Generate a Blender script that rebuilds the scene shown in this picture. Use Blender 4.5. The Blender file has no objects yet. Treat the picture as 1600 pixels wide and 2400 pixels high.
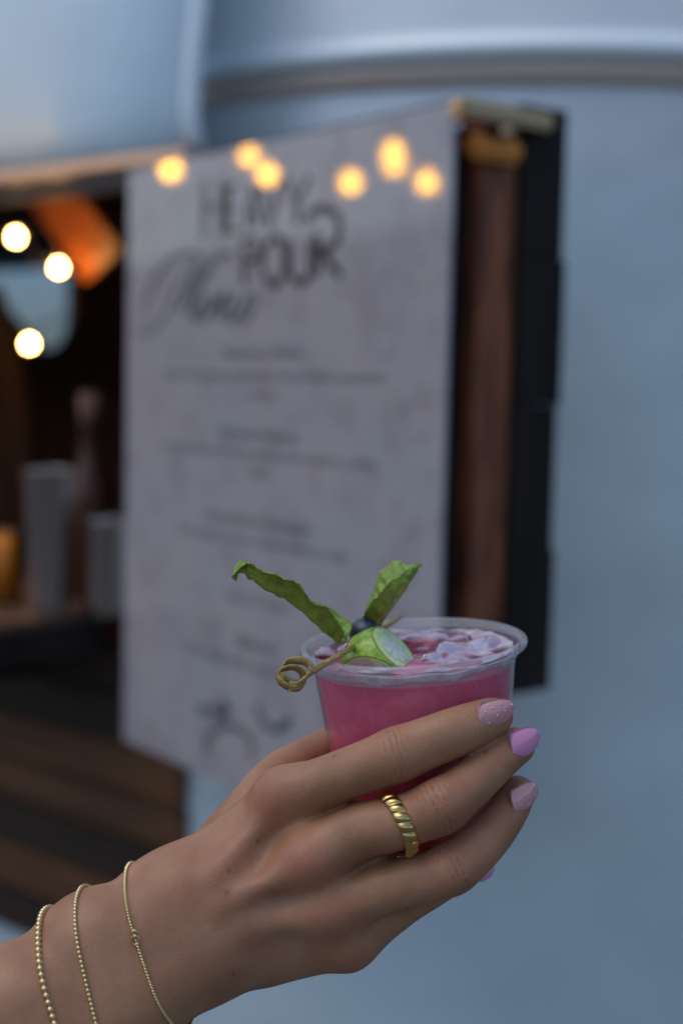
import bpy, bmesh, math, random
import numpy as np
from mathutils import Vector, Matrix, noise as mnoise
from mathutils.bvhtree import BVHTree
sin, cos, pi, rad = math.sin, math.cos, math.pi, math.radians
random.seed(7)
S = bpy.context.scene
COL = S.collection

# ------------------------------------------------------------------ camera, sky, sun, exposure
EYE = 1.55
PITCH, ROLL = rad(5.2), rad(1.35)
FW = np.array([0, cos(PITCH), -sin(PITCH)])
_U0 = np.array([0, sin(PITCH), cos(PITCH)])
RT = np.array([cos(ROLL), 0, 0]) + sin(ROLL) * _U0
UP = cos(ROLL) * _U0 - np.array([sin(ROLL), 0, 0])
CAM = np.array([0, 0, EYE])
FPX = 50 / 36 * 2400
cd = bpy.data.cameras.new('camera')
cam = bpy.data.objects.new('camera', cd); COL.objects.link(cam)
cd.sensor_fit = 'VERTICAL'; cd.sensor_height = 36; cd.lens = 50
cd.clip_start = 0.02; cd.clip_end = 2000
cd.dof.use_dof = True; cd.dof.focus_distance = 0.560; cd.dof.aperture_fstop = 4.7
M = Matrix.Identity(4)
for i in range(3):
    M[i][0], M[i][1], M[i][2], M[i][3] = RT[i], UP[i], -FW[i], CAM[i]
cam.matrix_world = M
S.camera = cam

SUN_EL, SUN_AZ = rad(66.0), rad(252.0)          # soft veiled light from the upper left
w = bpy.data.worlds.new('World'); S.world = w; w.use_nodes = True
wn = w.node_tree.nodes; wl = w.node_tree.links
sky = wn.new('ShaderNodeTexSky'); sky.sky_type = 'NISHITA'; sky.sun_disc = False
sky.sun_elevation = SUN_EL; sky.sun_rotation = SUN_AZ; sky.air_density = 1.0; sky.dust_density = 1.5; sky.ozone_density = 0.8
wn['Background'].inputs['Strength'].default_value = 0.08
wl.new(sky.outputs[0], wn['Background'].inputs['Color'])
sl = bpy.data.lights.new('sun', 'SUN'); sl.energy = 0.26; sl.angle = rad(50); sl.color = (1.0, 0.93, 0.86)
so = bpy.data.objects.new('sun', sl); COL.objects.link(so)
sdir = Vector((sin(SUN_AZ) * cos(SUN_EL), cos(SUN_AZ) * cos(SUN_EL), sin(SUN_EL)))
so.rotation_euler = sdir.to_track_quat('Z', 'Y').to_euler()
S.view_settings.view_transform = 'Standard'; S.view_settings.look = 'None'
S.view_settings.exposure = 0.95; S.view_settings.gamma = 1.0; S.view_settings.use_curve_mapping = False
S.render.engine = 'CYCLES'
S.cycles.use_denoising = True
S.cycles.max_bounces = 10; S.cycles.transparent_max_bounces = 16
S.cycles.sample_clamp_indirect = 4.0

# ------------------------------------------------------------------ helpers
def cp(px, py, z):
    """photo pixel (1600x2400) at camera depth z -> camera-space point (right, up, depth)"""
    return np.array([(px - 800) / FPX * z, (1200 - py) / FPX * z, z])
def c2w(v):
    v = np.asarray(v, float)
    return CAM + v[..., 0:1] * RT + v[..., 1:2] * UP + v[..., 2:3] * FW
def wp(px, py, z): return c2w(cp(px, py, z))
def dray(xd, yd):
    px, py = xd / .98, yd / .98
    return FW + RT * (px - 800) / FPX + UP * (1200 - py) / FPX
def vplane(xd, yd, P, dirv):
    """where the sight line meets the vertical plane through plan point P along plan direction dirv"""
    n = np.array([dirv[1], -dirv[0]]); q = dray(xd, yd)
    return CAM + q * (np.dot(P, n) / np.dot(q[:2], n))

def link(o, parent=None):
    COL.objects.link(o)
    if parent is not None: o.parent = parent
    return o
def meshobj(name, verts, faces, mat=None, parent=None, smooth=False):
    me = bpy.data.meshes.new(name)
    me.from_pydata([tuple(map(float, v)) for v in verts], [], [tuple(int(i) for i in f) for f in faces])
    me.validate(); me.update()
    if smooth: me.polygons.foreach_set('use_smooth', [True] * len(me.polygons))
    if mat: me.materials.append(mat)
    return link(bpy.data.objects.new(name, me), parent)
def bmobj(name, bm, mat=None, parent=None, smooth=False):
    me = bpy.data.meshes.new(name)
    bmesh.ops.recalc_face_normals(bm, faces=bm.faces[:])
    bm.to_mesh(me); bm.free()
    if smooth: me.polygons.foreach_set('use_smooth', [True] * len(me.polygons))
    if mat: me.materials.append(mat)
    return link(bpy.data.objects.new(name, me), parent)
def tag(o, label=None, cat=None, group=None, kind=None):
    if label: o['label'] = label
    if cat: o['category'] = cat
    if group: o['group'] = group
    if kind: o['kind'] = kind
    return o
def empty(name, label, cat, group=None):
    o = bpy.data.objects.new(name, None); COL.objects.link(o)
    o.empty_display_size = .02
    return tag(o, label, cat, group)
def V(a): return Vector((float(a[0]), float(a[1]), float(a[2])))

def box_bm(c, ax, ay, az, bev=0.0, bm=None):
    """box with centre c and half-axis vectors ax, ay, az"""
    own = bm is None
    if own: bm = bmesh.new()
    c, ax, ay, az = map(V, (c, ax, ay, az))
    vs = [bm.verts.new(c + ax * i + ay * j + az * k) for i in (-1, 1) for j in (-1, 1) for k in (-1, 1)]
    fs = [(0, 1, 3, 2), (4, 6, 7, 5), (0, 4, 5, 1), (2, 3, 7, 6), (0, 2, 6, 4), (1, 5, 7, 3)]
    fs = [bm.faces.new([vs[i] for i in f]) for f in fs]
    if bev:
        es = list({e for f in fs for e in f.edges})
        bmesh.ops.bevel(bm, geom=es, offset=bev, segments=2, affect='EDGES')
    return bm
def lathe(prof, seg, c, axis, ref=None, close=False):
    """profile of (radius, height along axis)"""
    c = np.asarray(c, float); axis = np.asarray(axis, float); axis = axis / np.linalg.norm(axis)
    r = np.array([1, 0, 0.]) if ref is None else np.asarray(ref, float)
    e1 = r - axis * np.dot(r, axis); e1 /= np.linalg.norm(e1); e2 = np.cross(axis, e1)
    vs, fs = [], []
    n = len(prof)
    for i in range(seg):
        a = 2 * pi * i / seg
        for (rr, h) in prof: vs.append(c + axis * h + (e1 * cos(a) + e2 * sin(a)) * rr)
    m = n if close else n - 1
    for i in range(seg):
        j = (i + 1) % seg
        for k in range(m):
            l = (k + 1) % n
            fs.append((i * n + k, j * n + k, j * n + l, i * n + l))
    return vs, fs
def tube(pts, r, seg=8, closed=False):
    P = [np.asarray(p, float) for p in pts]; n = len(P)
    rs = r if hasattr(r, '__len__') else [r] * n
    vs, fs = [], []
    prev = None
    for i in range(n):
        a = P[(i - 1) % n] if (closed or i > 0) else P[i]
        b = P[(i + 1) % n] if (closed or i < n - 1) else P[i]
        t = b - a; t /= np.linalg.norm(t) + 1e-12
        if prev is None:
            prev = np.cross(t, [0.3, 0.2, 1.0])
            if np.linalg.norm(prev) < .1: prev = np.cross(t, [1, 0, 0])
        e1 = prev - t * np.dot(prev, t); e1 /= np.linalg.norm(e1) + 1e-12
        e2 = np.cross(t, e1); prev = e1
        for k in range(seg):
            q = 2 * pi * k / seg
            vs.append(P[i] + (e1 * cos(q) + e2 * sin(q)) * rs[i])
    for i in range(n if closed else n - 1):
        j = (i + 1) % n
        for k in range(seg):
            l = (k + 1) % seg
            fs.append((i * seg + k, i * seg + l, j * seg + l, j * seg + k))
    if not closed:
        fs.append(tuple(range(seg))[::-1]); fs.append(tuple((n - 1) * seg + k for k in range(seg)))
    return vs, fs
def catmull(pts, n):
    P = np.asarray(pts, float)
    P = np.vstack([2 * P[0] - P[1], P, 2 * P[-1] - P[-2]])
    m = len(P) - 3; out = []
    for u in np.linspace(0, m - 1e-6, n):
        i = int(u); t = u - i
        a, b, c, d = P[i:i + 4]
        out.append(.5 * (2 * b + (c - a) * t + (2 * a - 5 * b + 4 * c - d) * t * t + (3 * b - a - 3 * c + d) * t ** 3))
    return np.array(out)
def ico(c, r, sub=2, sc=(1, 1, 1)):
    bm = bmesh.new(); bmesh.ops.create_icosphere(bm, subdivisions=sub, radius=r)
    for v in bm.verts: v.co = Vector((v.co.x * sc[0], v.co.y * sc[1], v.co.z * sc[2])) + V(c)
    return bm

# ------------------------------------------------------------------ materials
class Mat:
    def __init__(s, name, col=(.5, .5, .5), rough=.5, **kw):
        s.m = bpy.data.materials.new(name); s.m.use_nodes = True
        s.nt = s.m.node_tree; s.n = s.nt.nodes; s.b = s.n['Principled BSDF']
        s.set('Base Color', col); s.set('Roughness', rough)
        for k, v in kw.items(): s.set(k.replace('_', ' '), v)
    def set(s, k, v):
        i = s.b.inputs[k]
        if isinstance(v, tuple) and len(v) == 3 and i.type == 'RGBA': v = (*v, 1)
        i.default_value = v
    def new(s, t, **kw):
        n = s.n.new('ShaderNode' + t)
        for k, v in kw.items(): setattr(n, k, v)
        return n
    def l(s, a, b): s.nt.links.new(a, b)
    def coord(s, scale=(1, 1, 1), rot=(0, 0, 0)):
        t = s.new('TexCoord'); m = s.new('Mapping'); m.inputs['Scale'].default_value = scale; m.inputs['Rotation'].default_value = rot
        s.l(t.outputs['Object'], m.inputs[0]); return m.outputs[0]
    def noise(s, scale, detail=3, vec=None, rough=.5):
        n = s.new('TexNoise'); n.inputs['Scale'].default_value = scale; n.inputs['Detail'].default_value = detail
        n.inputs['Roughness'].default_value = rough
        s.l(vec if vec is not None else s.coord(), n.inputs['Vector']); return n.outputs['Fac']
    def ramp(s, fac, stops):
        r = s.new('ValToRGB'); e = r.color_ramp.elements
        while len(e) < len(stops): e.new(.5)
        for q, (p, c) in zip(e, stops):
            q.position = p; q.color = (*c, 1) if len(c) == 3 else c
        s.l(fac, r.inputs[0]); return r.outputs[0]
    def math(s, op, a, b=None, c=None):
        n = s.new('Math', operation=op)
        for i, x in enumerate((a, b, c)):
            if x is None: continue
            if isinstance(x, (int, float)): n.inputs[i].default_value = x
            else: s.l(x, n.inputs[i])
        return n.outputs[0]
    def mix(s, fac, a, b, mode='MIX'):
        n = s.new('Mix', data_type='RGBA', blend_type=mode)
        for i, x in ((0, fac), (6, a), (7, b)):
            if isinstance(x, (int, float)): n.inputs[i].default_value = x
            elif isinstance(x, tuple): n.inputs[i].default_value = (*x, 1)
            else: s.l(x, n.inputs[i])
        return n.outputs[2]
    def attr(s, name):
        a = s.new('Attribute'); a.attribute_name = name; return a
    def bump(s, h, strength, dist, prev=None):
        b = s.new('Bump'); b.inputs['Strength'].default_value = strength; b.inputs['Distance'].default_value = dist
        s.l(h, b.inputs['Height'])
        if prev is not None: s.l(prev, b.inputs['Normal'])
        s.l(b.outputs[0], s.b.inputs['Normal']); return b.outputs[0]
    def base(s, sock): s.l(sock, s.b.inputs['Base Color'])

def aluminium(name, col, rough, metal=.5):
    m = Mat(name, col, rough, Metallic=metal)
    f = m.noise(2.2, 4)
    m.base(m.ramp(f, [(.3, tuple(c * .84 for c in col)), (.7, tuple(min(1, c * 1.08) for c in col))]))
    g = m.noise(14, 5)
    r = m.ramp(g, [(.3, (rough * .85,) * 3), (.7, (rough * 1.15,) * 3)])
    m.l(r, m.b.inputs['Roughness'])
    m.bump(m.noise(2.6, 3), .5, .03)
    return m.m
def wood(name, dark, light, scale=(30, 30, 2.2), rough=.6, rotz=0.0):
    m = Mat(name, light, rough)
    v = m.coord((1, 1, 1), (0, 0, rotz))
    mp_ = m.new('Mapping'); mp_.inputs['Scale'].default_value = scale; m.l(v, mp_.inputs[0]); v = mp_.outputs[0]
    f = m.noise(1.0, 6, v, .6)
    m.base(m.ramp(f, [(.32, dark), (.68, light)]))
    m.bump(f, .4, .002)
    return m.m
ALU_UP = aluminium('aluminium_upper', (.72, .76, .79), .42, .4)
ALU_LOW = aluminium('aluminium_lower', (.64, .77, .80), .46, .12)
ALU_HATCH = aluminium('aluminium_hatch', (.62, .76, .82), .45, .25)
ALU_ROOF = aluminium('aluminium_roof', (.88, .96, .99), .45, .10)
RAIL = Mat('polished_rail', (.62, .50, .42), .36, Metallic=.25).m
LIP = Mat('bright_lip', (.86, .95, .98), .35, Metallic=.1).m
PALE = Mat('pale_strip', (.60, .54, .52), .5, Metallic=.2).m
PLANK = wood('stained_plank', (.016, .008, .005), (.060, .028, .013), (2, 40, 40), .6, rad(40.5))
PLANKB = wood('stained_plank_light', (.040, .016, .006), (.23, .090, .026), (2, 40, 40), .6, rad(40.5))
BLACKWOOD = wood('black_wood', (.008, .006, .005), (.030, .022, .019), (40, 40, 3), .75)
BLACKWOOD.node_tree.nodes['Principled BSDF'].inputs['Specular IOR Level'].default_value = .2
LITBROWNWOOD = wood('lit_brown_wood', (.045, .014, .007), (.40, .125, .045), (40, 40, 7), .6)  # brown stain with the warm light on it put into the colour
TOPWOOD = wood('counter_wood', (.09, .045, .026), (.19, .10, .06), (2, 25, 25), .45, rad(40.5))
DARKIN = Mat('dark_interior', (.15, .075, .045), .7).m
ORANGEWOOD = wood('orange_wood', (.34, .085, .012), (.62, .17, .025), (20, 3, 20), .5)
STEEL = Mat('brushed_steel', (.42, .37, .335), .20, Metallic=1.0).m
BRASS = Mat('brass', (.50, .36, .22), .38, Metallic=1.0).m
GLOWTINT = Mat('glow_tint', (.62, .22, .04), .35, Metallic=.6).m  # orange bulb glow below the clamp, put in as a coloured bar

# ------------------------------------------------------------------ ground
gm = Mat('ground_concrete', (.16, .16, .16), .85)
gm.base(gm.ramp(gm.noise(.9, 8), [(.35, (.085, .085, .085)), (.65, (.14, .137, .133))]))
gm.bump(gm.noise(25, 6), .3, .01)
tag(meshobj('ground', [(-300, -300, 0), (300, -300, 0), (300, 300, 0), (-300, 300, 0)], [(0, 1, 2, 3)], gm.m), kind='structure')

hm = Mat('dark_blocker', (.035, .045, .03), .95)  # unseen ring added to darken the low sky and its reflections
hm.base(hm.ramp(hm.noise(.12, 6), [(.35, (.022, .030, .018)), (.65, (.050, .060, .036))]))
vs, fs = [], []
NH = 160
for i in range(NH):
    a = 2 * pi * i / NH
    for (r, h) in ((38, 0), (48, 4), (60, 9.5), (78, 12), (110, 9), (150, 0)):
        k = (.22 if abs((a - 1.84 + pi) % (2 * pi) - pi) < .3 else 1.0) * .75 + .5 * mnoise.noise(Vector((cos(a) * 2.2, sin(a) * 2.2, r * .01))) + .18 * mnoise.noise(Vector((cos(a) * 9, sin(a) * 9, r * .05)))
        vs.append((cos(a) * r, sin(a) * r, h * k - .02))
for i in range(NH):
    j = (i + 1) % NH
    for k in range(5): fs.append((i * 6 + k, j * 6 + k, j * 6 + k + 1, i * 6 + k + 1))
tag(meshobj('horizon_blocker', vs, fs, hm.m, None, True), kind='structure')

# ------------------------------------------------------------------ trailer
H0 = rad(49.5)
WL = np.array([-sin(H0), cos(H0)])             # along the straight side, away to the left
WN = np.array([-cos(H0), -sin(H0)])            # outward normal of that side
W0 = dray(435, 900)[:2] / dray(435, 900)[1] * 2.06
RAD_ = 0.90
ZT = EYE + .413
def arc_pt(h, off=0.0):
    c = W0 - WN * RAD_
    return c + np.array([-cos(h), -sin(h)]) * (RAD_ + off)
def wall_pt(s, off=0.0): return W0 + WL * s + WN * off     # s metres to the left of the corner
def path(off, s_from, narc=40, back=3.2):
    p = [wall_pt(s_from, off), wall_pt(s_from * .5, off)]
    p += [arc_pt(H0 + pi * i / narc, off) for i in range(narc + 1)]
    e = arc_pt(H0 + pi, off)
    p += [e + WL * back * .5, e + WL * back]
    return p
def sheet(prof, plan_fn, name, mat, parent, smooth=True):
    """prof: (offset, z) pairs; plan_fn(off) -> list of plan points"""
    rows = [plan_fn(o) for o, z in prof]
    vs, fs = [], []
    n = len(rows[0])
    for (o, z), r in zip(prof, rows):
        for q in r: vs.append((q[0], q[1], z))
    for i in range(len(prof) - 1):
        for j in range(n - 1):
            fs.append((i * n + j, i * n + j + 1, (i + 1) * n + j + 1, (i + 1) * n + j))
    return meshobj(name, vs, fs, mat, parent, smooth)
trailer = empty('trailer', 'silver aluminium bar trailer with rounded end and open serving window', 'trailer')
SWIN = 0.10                                     # right edge of the serving window
ZSEAM = EYE + .262
sheet([(0, ZSEAM + .004), (0, ZT)], lambda o: path(o, SWIN), 'upper_panel', ALU_UP, trailer)
sheet([(.004, .42), (.004, ZSEAM + .012)], lambda o: path(o, SWIN), 'lower_panel', ALU_LOW, trailer)
# roof: elliptical section drawn in from the belt
prof = [(-.52 * (1 - cos(a)), ZT + .62 * sin(a)) for a in np.linspace(0, pi / 2, 14)]
sheet(prof, lambda o: path(o, 3.2), 'roof', ALU_ROOF, trailer)
rp = [(-.52 + 0, ZT + .62), (-.88, ZT + .66)]
sheet(rp, lambda o: path(o, 3.2), 'roof_crown', ALU_ROOF, trailer)
# belt rail: half-round moulding round the body
prof = [(.001, ZT - .031), (.006, ZT - .030), (.008, ZT - .027), (.009, ZT - .006), (.009, ZT - .001), (.008, ZT)]
sheet(prof, lambda o: path(o, -.01), 'belt_rail', RAIL, trailer)
prof = [(.008, ZT + .001), (.015, ZT + .003), (.020, ZT + .012), (.017, ZT + .024), (.008, ZT + .034), (-.008, ZT + .040)]
sheet(prof, lambda o: path(o, -.01), 'rail_lip', LIP, trailer)  # sky highlight along the rail top, put in as a paler lip
# wall above, below and left of the window
SL = 2.3
def flat(name, s0, s1, z0, z1, off, mat, parent, th=.02):
    c = (wall_pt((s0 + s1) / 2, off - th / 2)); 
    return bmobj(name, box_bm((*c, (z0 + z1) / 2), (*(WL * (s1 - s0) / 2), 0), (*(WN * th / 2), 0), (0, 0, (z1 - z0) / 2), .002), mat, parent)
flat('wall_below_window', SWIN, 3.2, .42, EYE - .42, 0, ALU_LOW, trailer)
flat('window_header', SWIN - .06, SL + .3, EYE + .278, EYE + .322, .02, PALE, trailer, .03)
flat('upper_wall', SWIN, 3.2, EYE + .324, ZT, 0, ALU_UP, trailer)
flat('wall_beside_window', SL, 3.2, EYE - .418, EYE + .294, 0, ALU_LOW, trailer)
flat('window_jamb', SWIN - .03, SWIN + .004, EYE - .415, EYE + .294, -.012, BLACKWOOD, trailer, .06)
# hatch hinged at the belt, swung a little outwards
hp = [(.128, EYE + .318), (.135, EYE + .36), (.128, EYE + .46), (.105, EYE + .60), (.06, EYE + .74), (-.02, EYE + .88), (-.14, EYE + 1.0), (-.25, EYE + 1.06)]
hp = [(o, z - .02) for o, z in catmull(np.array(hp), 24)]
HS0 = -.137
hatch = sheet(hp, lambda o: [wall_pt(HS0 + (SL - HS0) * i / 8, o) for i in range(9)], 'hatch', ALU_HATCH, trailer)
md = hatch.modifiers.new('thick', 'SOLIDIFY'); md.thickness = .022; md.offset = -1
flat('hatch_rail', HS0 - .006, SL, EYE + .280, EYE + .314, .150, RAIL, hatch, .04)
# hatch end trim following the hatch section
pe = [(*wall_pt(HS0 - .004, o + .004), z) for o, z in hp]
vs, fs = tube(pe, .014, 8); meshobj('hatch_edge', vs, fs, LIP, hatch, True)
# inside of the trailer
fl = np.array(wall_pt(0, -.03)); 
def inbox(name, s0, s1, o0, o1, z0, z1, mat, parent):
    c = wall_pt((s0 + s1) / 2, (o0 + o1) / 2)
    return bmobj(name, box_bm((*c, (z0 + z1) / 2), (*(WL * (s1 - s0) / 2), 0), (*(WN * abs(o1 - o0) / 2), 0), (0, 0, (z1 - z0) / 2)), mat, parent)
inbox('inside_floor', -.02, 3.2, -1.72, -.06, .44, .47, DARKIN, trailer)
inbox('inside_ceiling', -.02, 3.2, -1.70, -.06, ZT + .10, ZT + .12, DARKIN, trailer)
inbox('inside_end_wall', -.06, -.03, -1.72, -.06, .47, ZT + .10, DARKIN, trailer)
inbox('inside_end_wall', 3.17, 3.2, -1.72, -.06, .47, ZT + .10, DARKIN, trailer)
# back wall with a rounded window in it
OB = -1.735
bc = W0 + WN * OB
def bpt(xd, yd):
    q = vplane(xd, yd, bc, WL); return np.dot(q[:2] - bc, WL), q[2]
sa, za = bpt(168, 470); sb, zb = bpt(-210, 810)
zw0, zw1 = min(za, zb), max(za, zb); zw1 += .03
def rrect(s0, s1, z0, z1, r, n=6):
    out = []
    for (cx, cz, a0) in ((s1 - r, z1 - r, 0), (s0 + r, z1 - r, pi / 2), (s0 + r, z0 + r, pi), (s1 - r, z0 + r, 1.5 * pi)):
        for i in range(n + 1):
            a = a0 + pi / 2 * i / n; out.append((cx + r * cos(a), cz + r * sin(a)))
    return out
hole = rrect(sa, sb, zw0, zw1, .13)
bm = bmesh.new()
outer = [(-.03, .47), (3.17, .47), (3.17, ZT + .10), (-.03, ZT + .10)]
es = []
for loop in (outer, hole):
    vv = [bm.verts.new((*(bc + WL * s), z)) for s, z in loop]
    es += [bm.edges.new((vv[i], vv[(i + 1) % len(vv)])) for i in range(len(vv))]
bmesh.ops.triangle_fill(bm, use_beauty=True, edges=es)
bmobj('inside_back_wall', bm, DARKIN, trailer)
# matching opening is in the outer skin of the far side too: a framed pane set through it
vs, fs = tube([(*(bc + WL * s), z) for s, z in hole], .018, 8, True)
bwin = meshobj('back_window_frame', vs, fs, STEEL, trailer, True)
tp = bpy.data.materials.new('tinted_pane'); tp.use_nodes = True
t1 = tp.node_tree.nodes.new('ShaderNodeBsdfTransparent'); t1.inputs[0].default_value = (.26, .35, .50, 1)
t2 = tp.node_tree.nodes.new('ShaderNodeBsdfGlossy'); t2.inputs['Roughness'].default_value = .05
t3 = tp.node_tree.nodes.new('ShaderNodeMixShader'); t3.inputs[0].default_value = .06
tp.node_tree.links.new(t1.outputs[0], t3.inputs[1]); tp.node_tree.links.new(t2.outputs[0], t3.inputs[2]); tp.node_tree.links.new(t3.outputs[0], tp.node_tree.nodes['Material Output'].inputs[0])
meshobj('window_pane', [(*(bc + WL * s - WN * .004), z) for s, z in hole], [tuple(range(len(hole)))], tp, bwin)
# the outer skin must not close the view: cut it where the pane is
for nm in ('upper_panel', 'lower_panel'):
    ob = next(o for o in trailer.children if o.name.startswith(nm))
    b = bmesh.new(); b.from_mesh(ob.data)
    n0 = Vector((*WN, 0))
    kill = [f for f in b.faces if (f.calc_center_median().xy - Vector(W0)).dot(Vector(WN)) < -1.78 and (f.calc_center_median().xy - Vector(W0)).dot(Vector(WL)) > .01]
    bmesh.ops.delete(b, geom=kill, context='FACES'); b.to_mesh(ob.data); b.free()

# ------------------------------------------------------------------ wooden cladding, counter
clad = empty('wooden_cladding', 'dark stained horizontal plank cladding below the serving counter', 'cladding')
qe = vplane(415, 1800, W0 + WN * .02, WL); se = np.dot(qe[:2] - W0, WL)
zbot = vplane(60, 2145, W0 + WN * .02, WL)[2]
zc = EYE - .40; NP = 7
for i in range(NP):
    z0 = zbot + (zc - zbot) * i / NP; z1 = zbot + (zc - zbot) * (i + 1) / NP - .005
    jit = random.uniform(-.002, .002)
    flat('plank', se, 2.8, z0, z1, .024 + jit, PLANKB if i in (1, 3, 4) else PLANK, clad, .02)
bar = empty('bar_counter', 'brown wooden counter shelf with black edge under the serving window', 'counter')
ZC = EYE - .345
def cbox(name, s0, s1, o0, o1, z0, z1, mat, bev=.003):
    c = wall_pt((s0 + s1) / 2, (o0 + o1) / 2)
    return bmobj(name, box_bm((*c, (z0 + z1) / 2), (*(WL * (s1 - s0) / 2), 0), (*(WN * abs(o1 - o0) / 2), 0), (0, 0, (z1 - z0) / 2), bev), mat, bar)
SC = SWIN + .012
cbox('counter_top', SC, 2.2, -.45, .34, ZC - .012, ZC, TOPWOOD)
cbox('counter_edge', SC - .004, 2.2, .062, .344, ZC - .064, ZC - .0125, BLACKWOOD)
cbox('bracket', SC + .20, SC + .24, .03, .26, ZC - .13, ZC - .0645, BLACKWOOD)

# ------------------------------------------------------------------ menu sign
HS = rad(37.3)
SD = np.array([-sin(HS), cos(HS)]); SN = np.array([-cos(HS), -sin(HS)])
SR = dray(1040, 900)[:2] / dray(1040, 900)[1] * 1.4
def sp(s, z, off=0.0):
    q = SR + SD * s + SN * off; return np.array([q[0], q[1], EYE + z])
S0, S1, Z0, Z1 = .012, .660, -.498, .274
sign = empty('menu_sign', 'tall glossy pale menu board hanging in front of the serving window', 'menu sign')
mm = Mat('menu_print', (.60, .57, .61), .5, Coat_Weight=1.0, Coat_Roughness=.035, Coat_IOR=1.5)
nz = mm.noise(7, 4)
nz2 = mm.noise(22, 2)
c1 = mm.ramp(nz, [(.38, (.37, .37, .39)), (.62, (.42, .38, .395))])
c2 = mm.mix(mm.ramp(nz2, [(.50, (0, 0, 0)), (.66, (.6, .6, .6))]), c1, (.31, .255, .285))
mm.base(c2)
c = (sp(S0, Z0) + sp(S1, Z1)) / 2
mo = bmobj('menu_sheet', box_bm(c - np.array([*SN, 0]) * .0026, (*(SD * (S1 - S0) / 2), 0), (*(SN * .0025), 0), (0, 0, (Z1 - Z0) / 2), .0008), mm.m, sign)
flatbox = lambda name, s0, s1, z0, z1, o0, o1, mat, par, bev=.001: bmobj(name, box_bm((sp(s0, z0, o0) + sp(s1, z1, o1)) / 2, (*(SD * (s1 - s0) / 2), 0), (*(SN * (o1 - o0) / 2), 0), (0, 0, (z1 - z0) / 2), bev), mat, par)
flatbox('top_batten', .03, .50, Z1 - .012, Z1 + .004, -.03, -.006, BLACKWOOD, sign)
# frame behind the sheet: upright of boards seen from its side
frame = empty('wooden_sign_frame', 'dark timber upright of stacked blocks holding the menu board', 'sign frame')
ZB = -.324; ZTOP = .286
flatbox('void_strip', .040, .075, ZB + .01, ZTOP - .03, -.050, -.006, BLACKWOOD, frame)  # dark strip put where the gap behind the sheet is only in shade
flatbox('lit_brown_board', .020, .055, ZB + .004, ZTOP - .012, -.096, -.047, LITBROWNWOOD, frame)
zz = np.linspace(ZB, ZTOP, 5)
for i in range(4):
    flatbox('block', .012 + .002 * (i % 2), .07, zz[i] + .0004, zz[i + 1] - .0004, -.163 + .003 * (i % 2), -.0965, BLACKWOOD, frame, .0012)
clip = empty('brass_clamp', 'small brass clamp at the top corner of the menu board', 'clamp')
b = bmesh.new()
flatbox('clamp_bar', -.008, .016, .258, .276, -.120, .006, BRASS, clip, .004)
flatbox('glow_bar', .000, .018, .222, .246, -.088, -.014, GLOWTINT, clip, .006)
vs, fs = lathe([(.0001, -.006), (.007, -.006), (.0085, -.003), (.0085, .004), (.006, .007), (.0001, .008)], 14, sp(-.004, .248, -.055), (0, 0, 1))
meshobj('clamp_knob', vs, fs, BRASS, clip, True)

# lettering on the sheet ------------------------------------------------
INK = Mat('ink_brown', (.022, .014, .015), .5, Coat_Weight=.25, Coat_Roughness=.02, Coat_IOR=1.6).m
INKG = Mat('ink_slate', (.085, .105, .118), .5, Coat_Weight=.5, Coat_Roughness=.02, Coat_IOR=1.6).m
INKL = Mat('ink_pale', (.085, .10, .11), .5, Coat_Weight=.6, Coat_Roughness=.02, Coat_IOR=1.6).m
def on_sheet(xd, yd):
    """photo point -> (u, z) on the sheet; u runs left to right from its left edge"""
    q = vplane(xd, yd, SR, SD); return S1 - np.dot(q[:2] - SR, SD), q[2] - EYE
def sheet_pt(u, z, off): return sp(S1 - u, z, off)
def strokes(name, polys, width, mat, parent, off=.0008):
    """flat print: each poly is a list of (u, z) with a pen width"""
    vs, fs = [], []
    for k, poly in enumerate(polys):
        P = np.array(poly, float); n = len(P)
        wd = (width[k] if hasattr(width, '__len__') else width) * 1.05
        base = len(vs)
        for i in range(n):
            t = P[min(i + 1, n - 1)] - P[max(i - 1, 0)]; t /= np.linalg.norm(t) + 1e-9
            nn = np.array([-t[1], t[0]]) * wd / 2
            for sgn in (1, -1):
                q = P[i] + nn * sgn; vs.append(sheet_pt(q[0], q[1], off + .00002 * k))
        for i in range(n - 1):
            a = base + 2 * i; fs.append((a, a + 1, a + 3, a + 2))
    return meshobj(name, vs, fs, mat, parent)
def SP(pts, n=0):
    q = [on_sheet(x, y) for x, y in pts]
    return [tuple(p) for p in catmull(q, n)] if n else q
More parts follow.
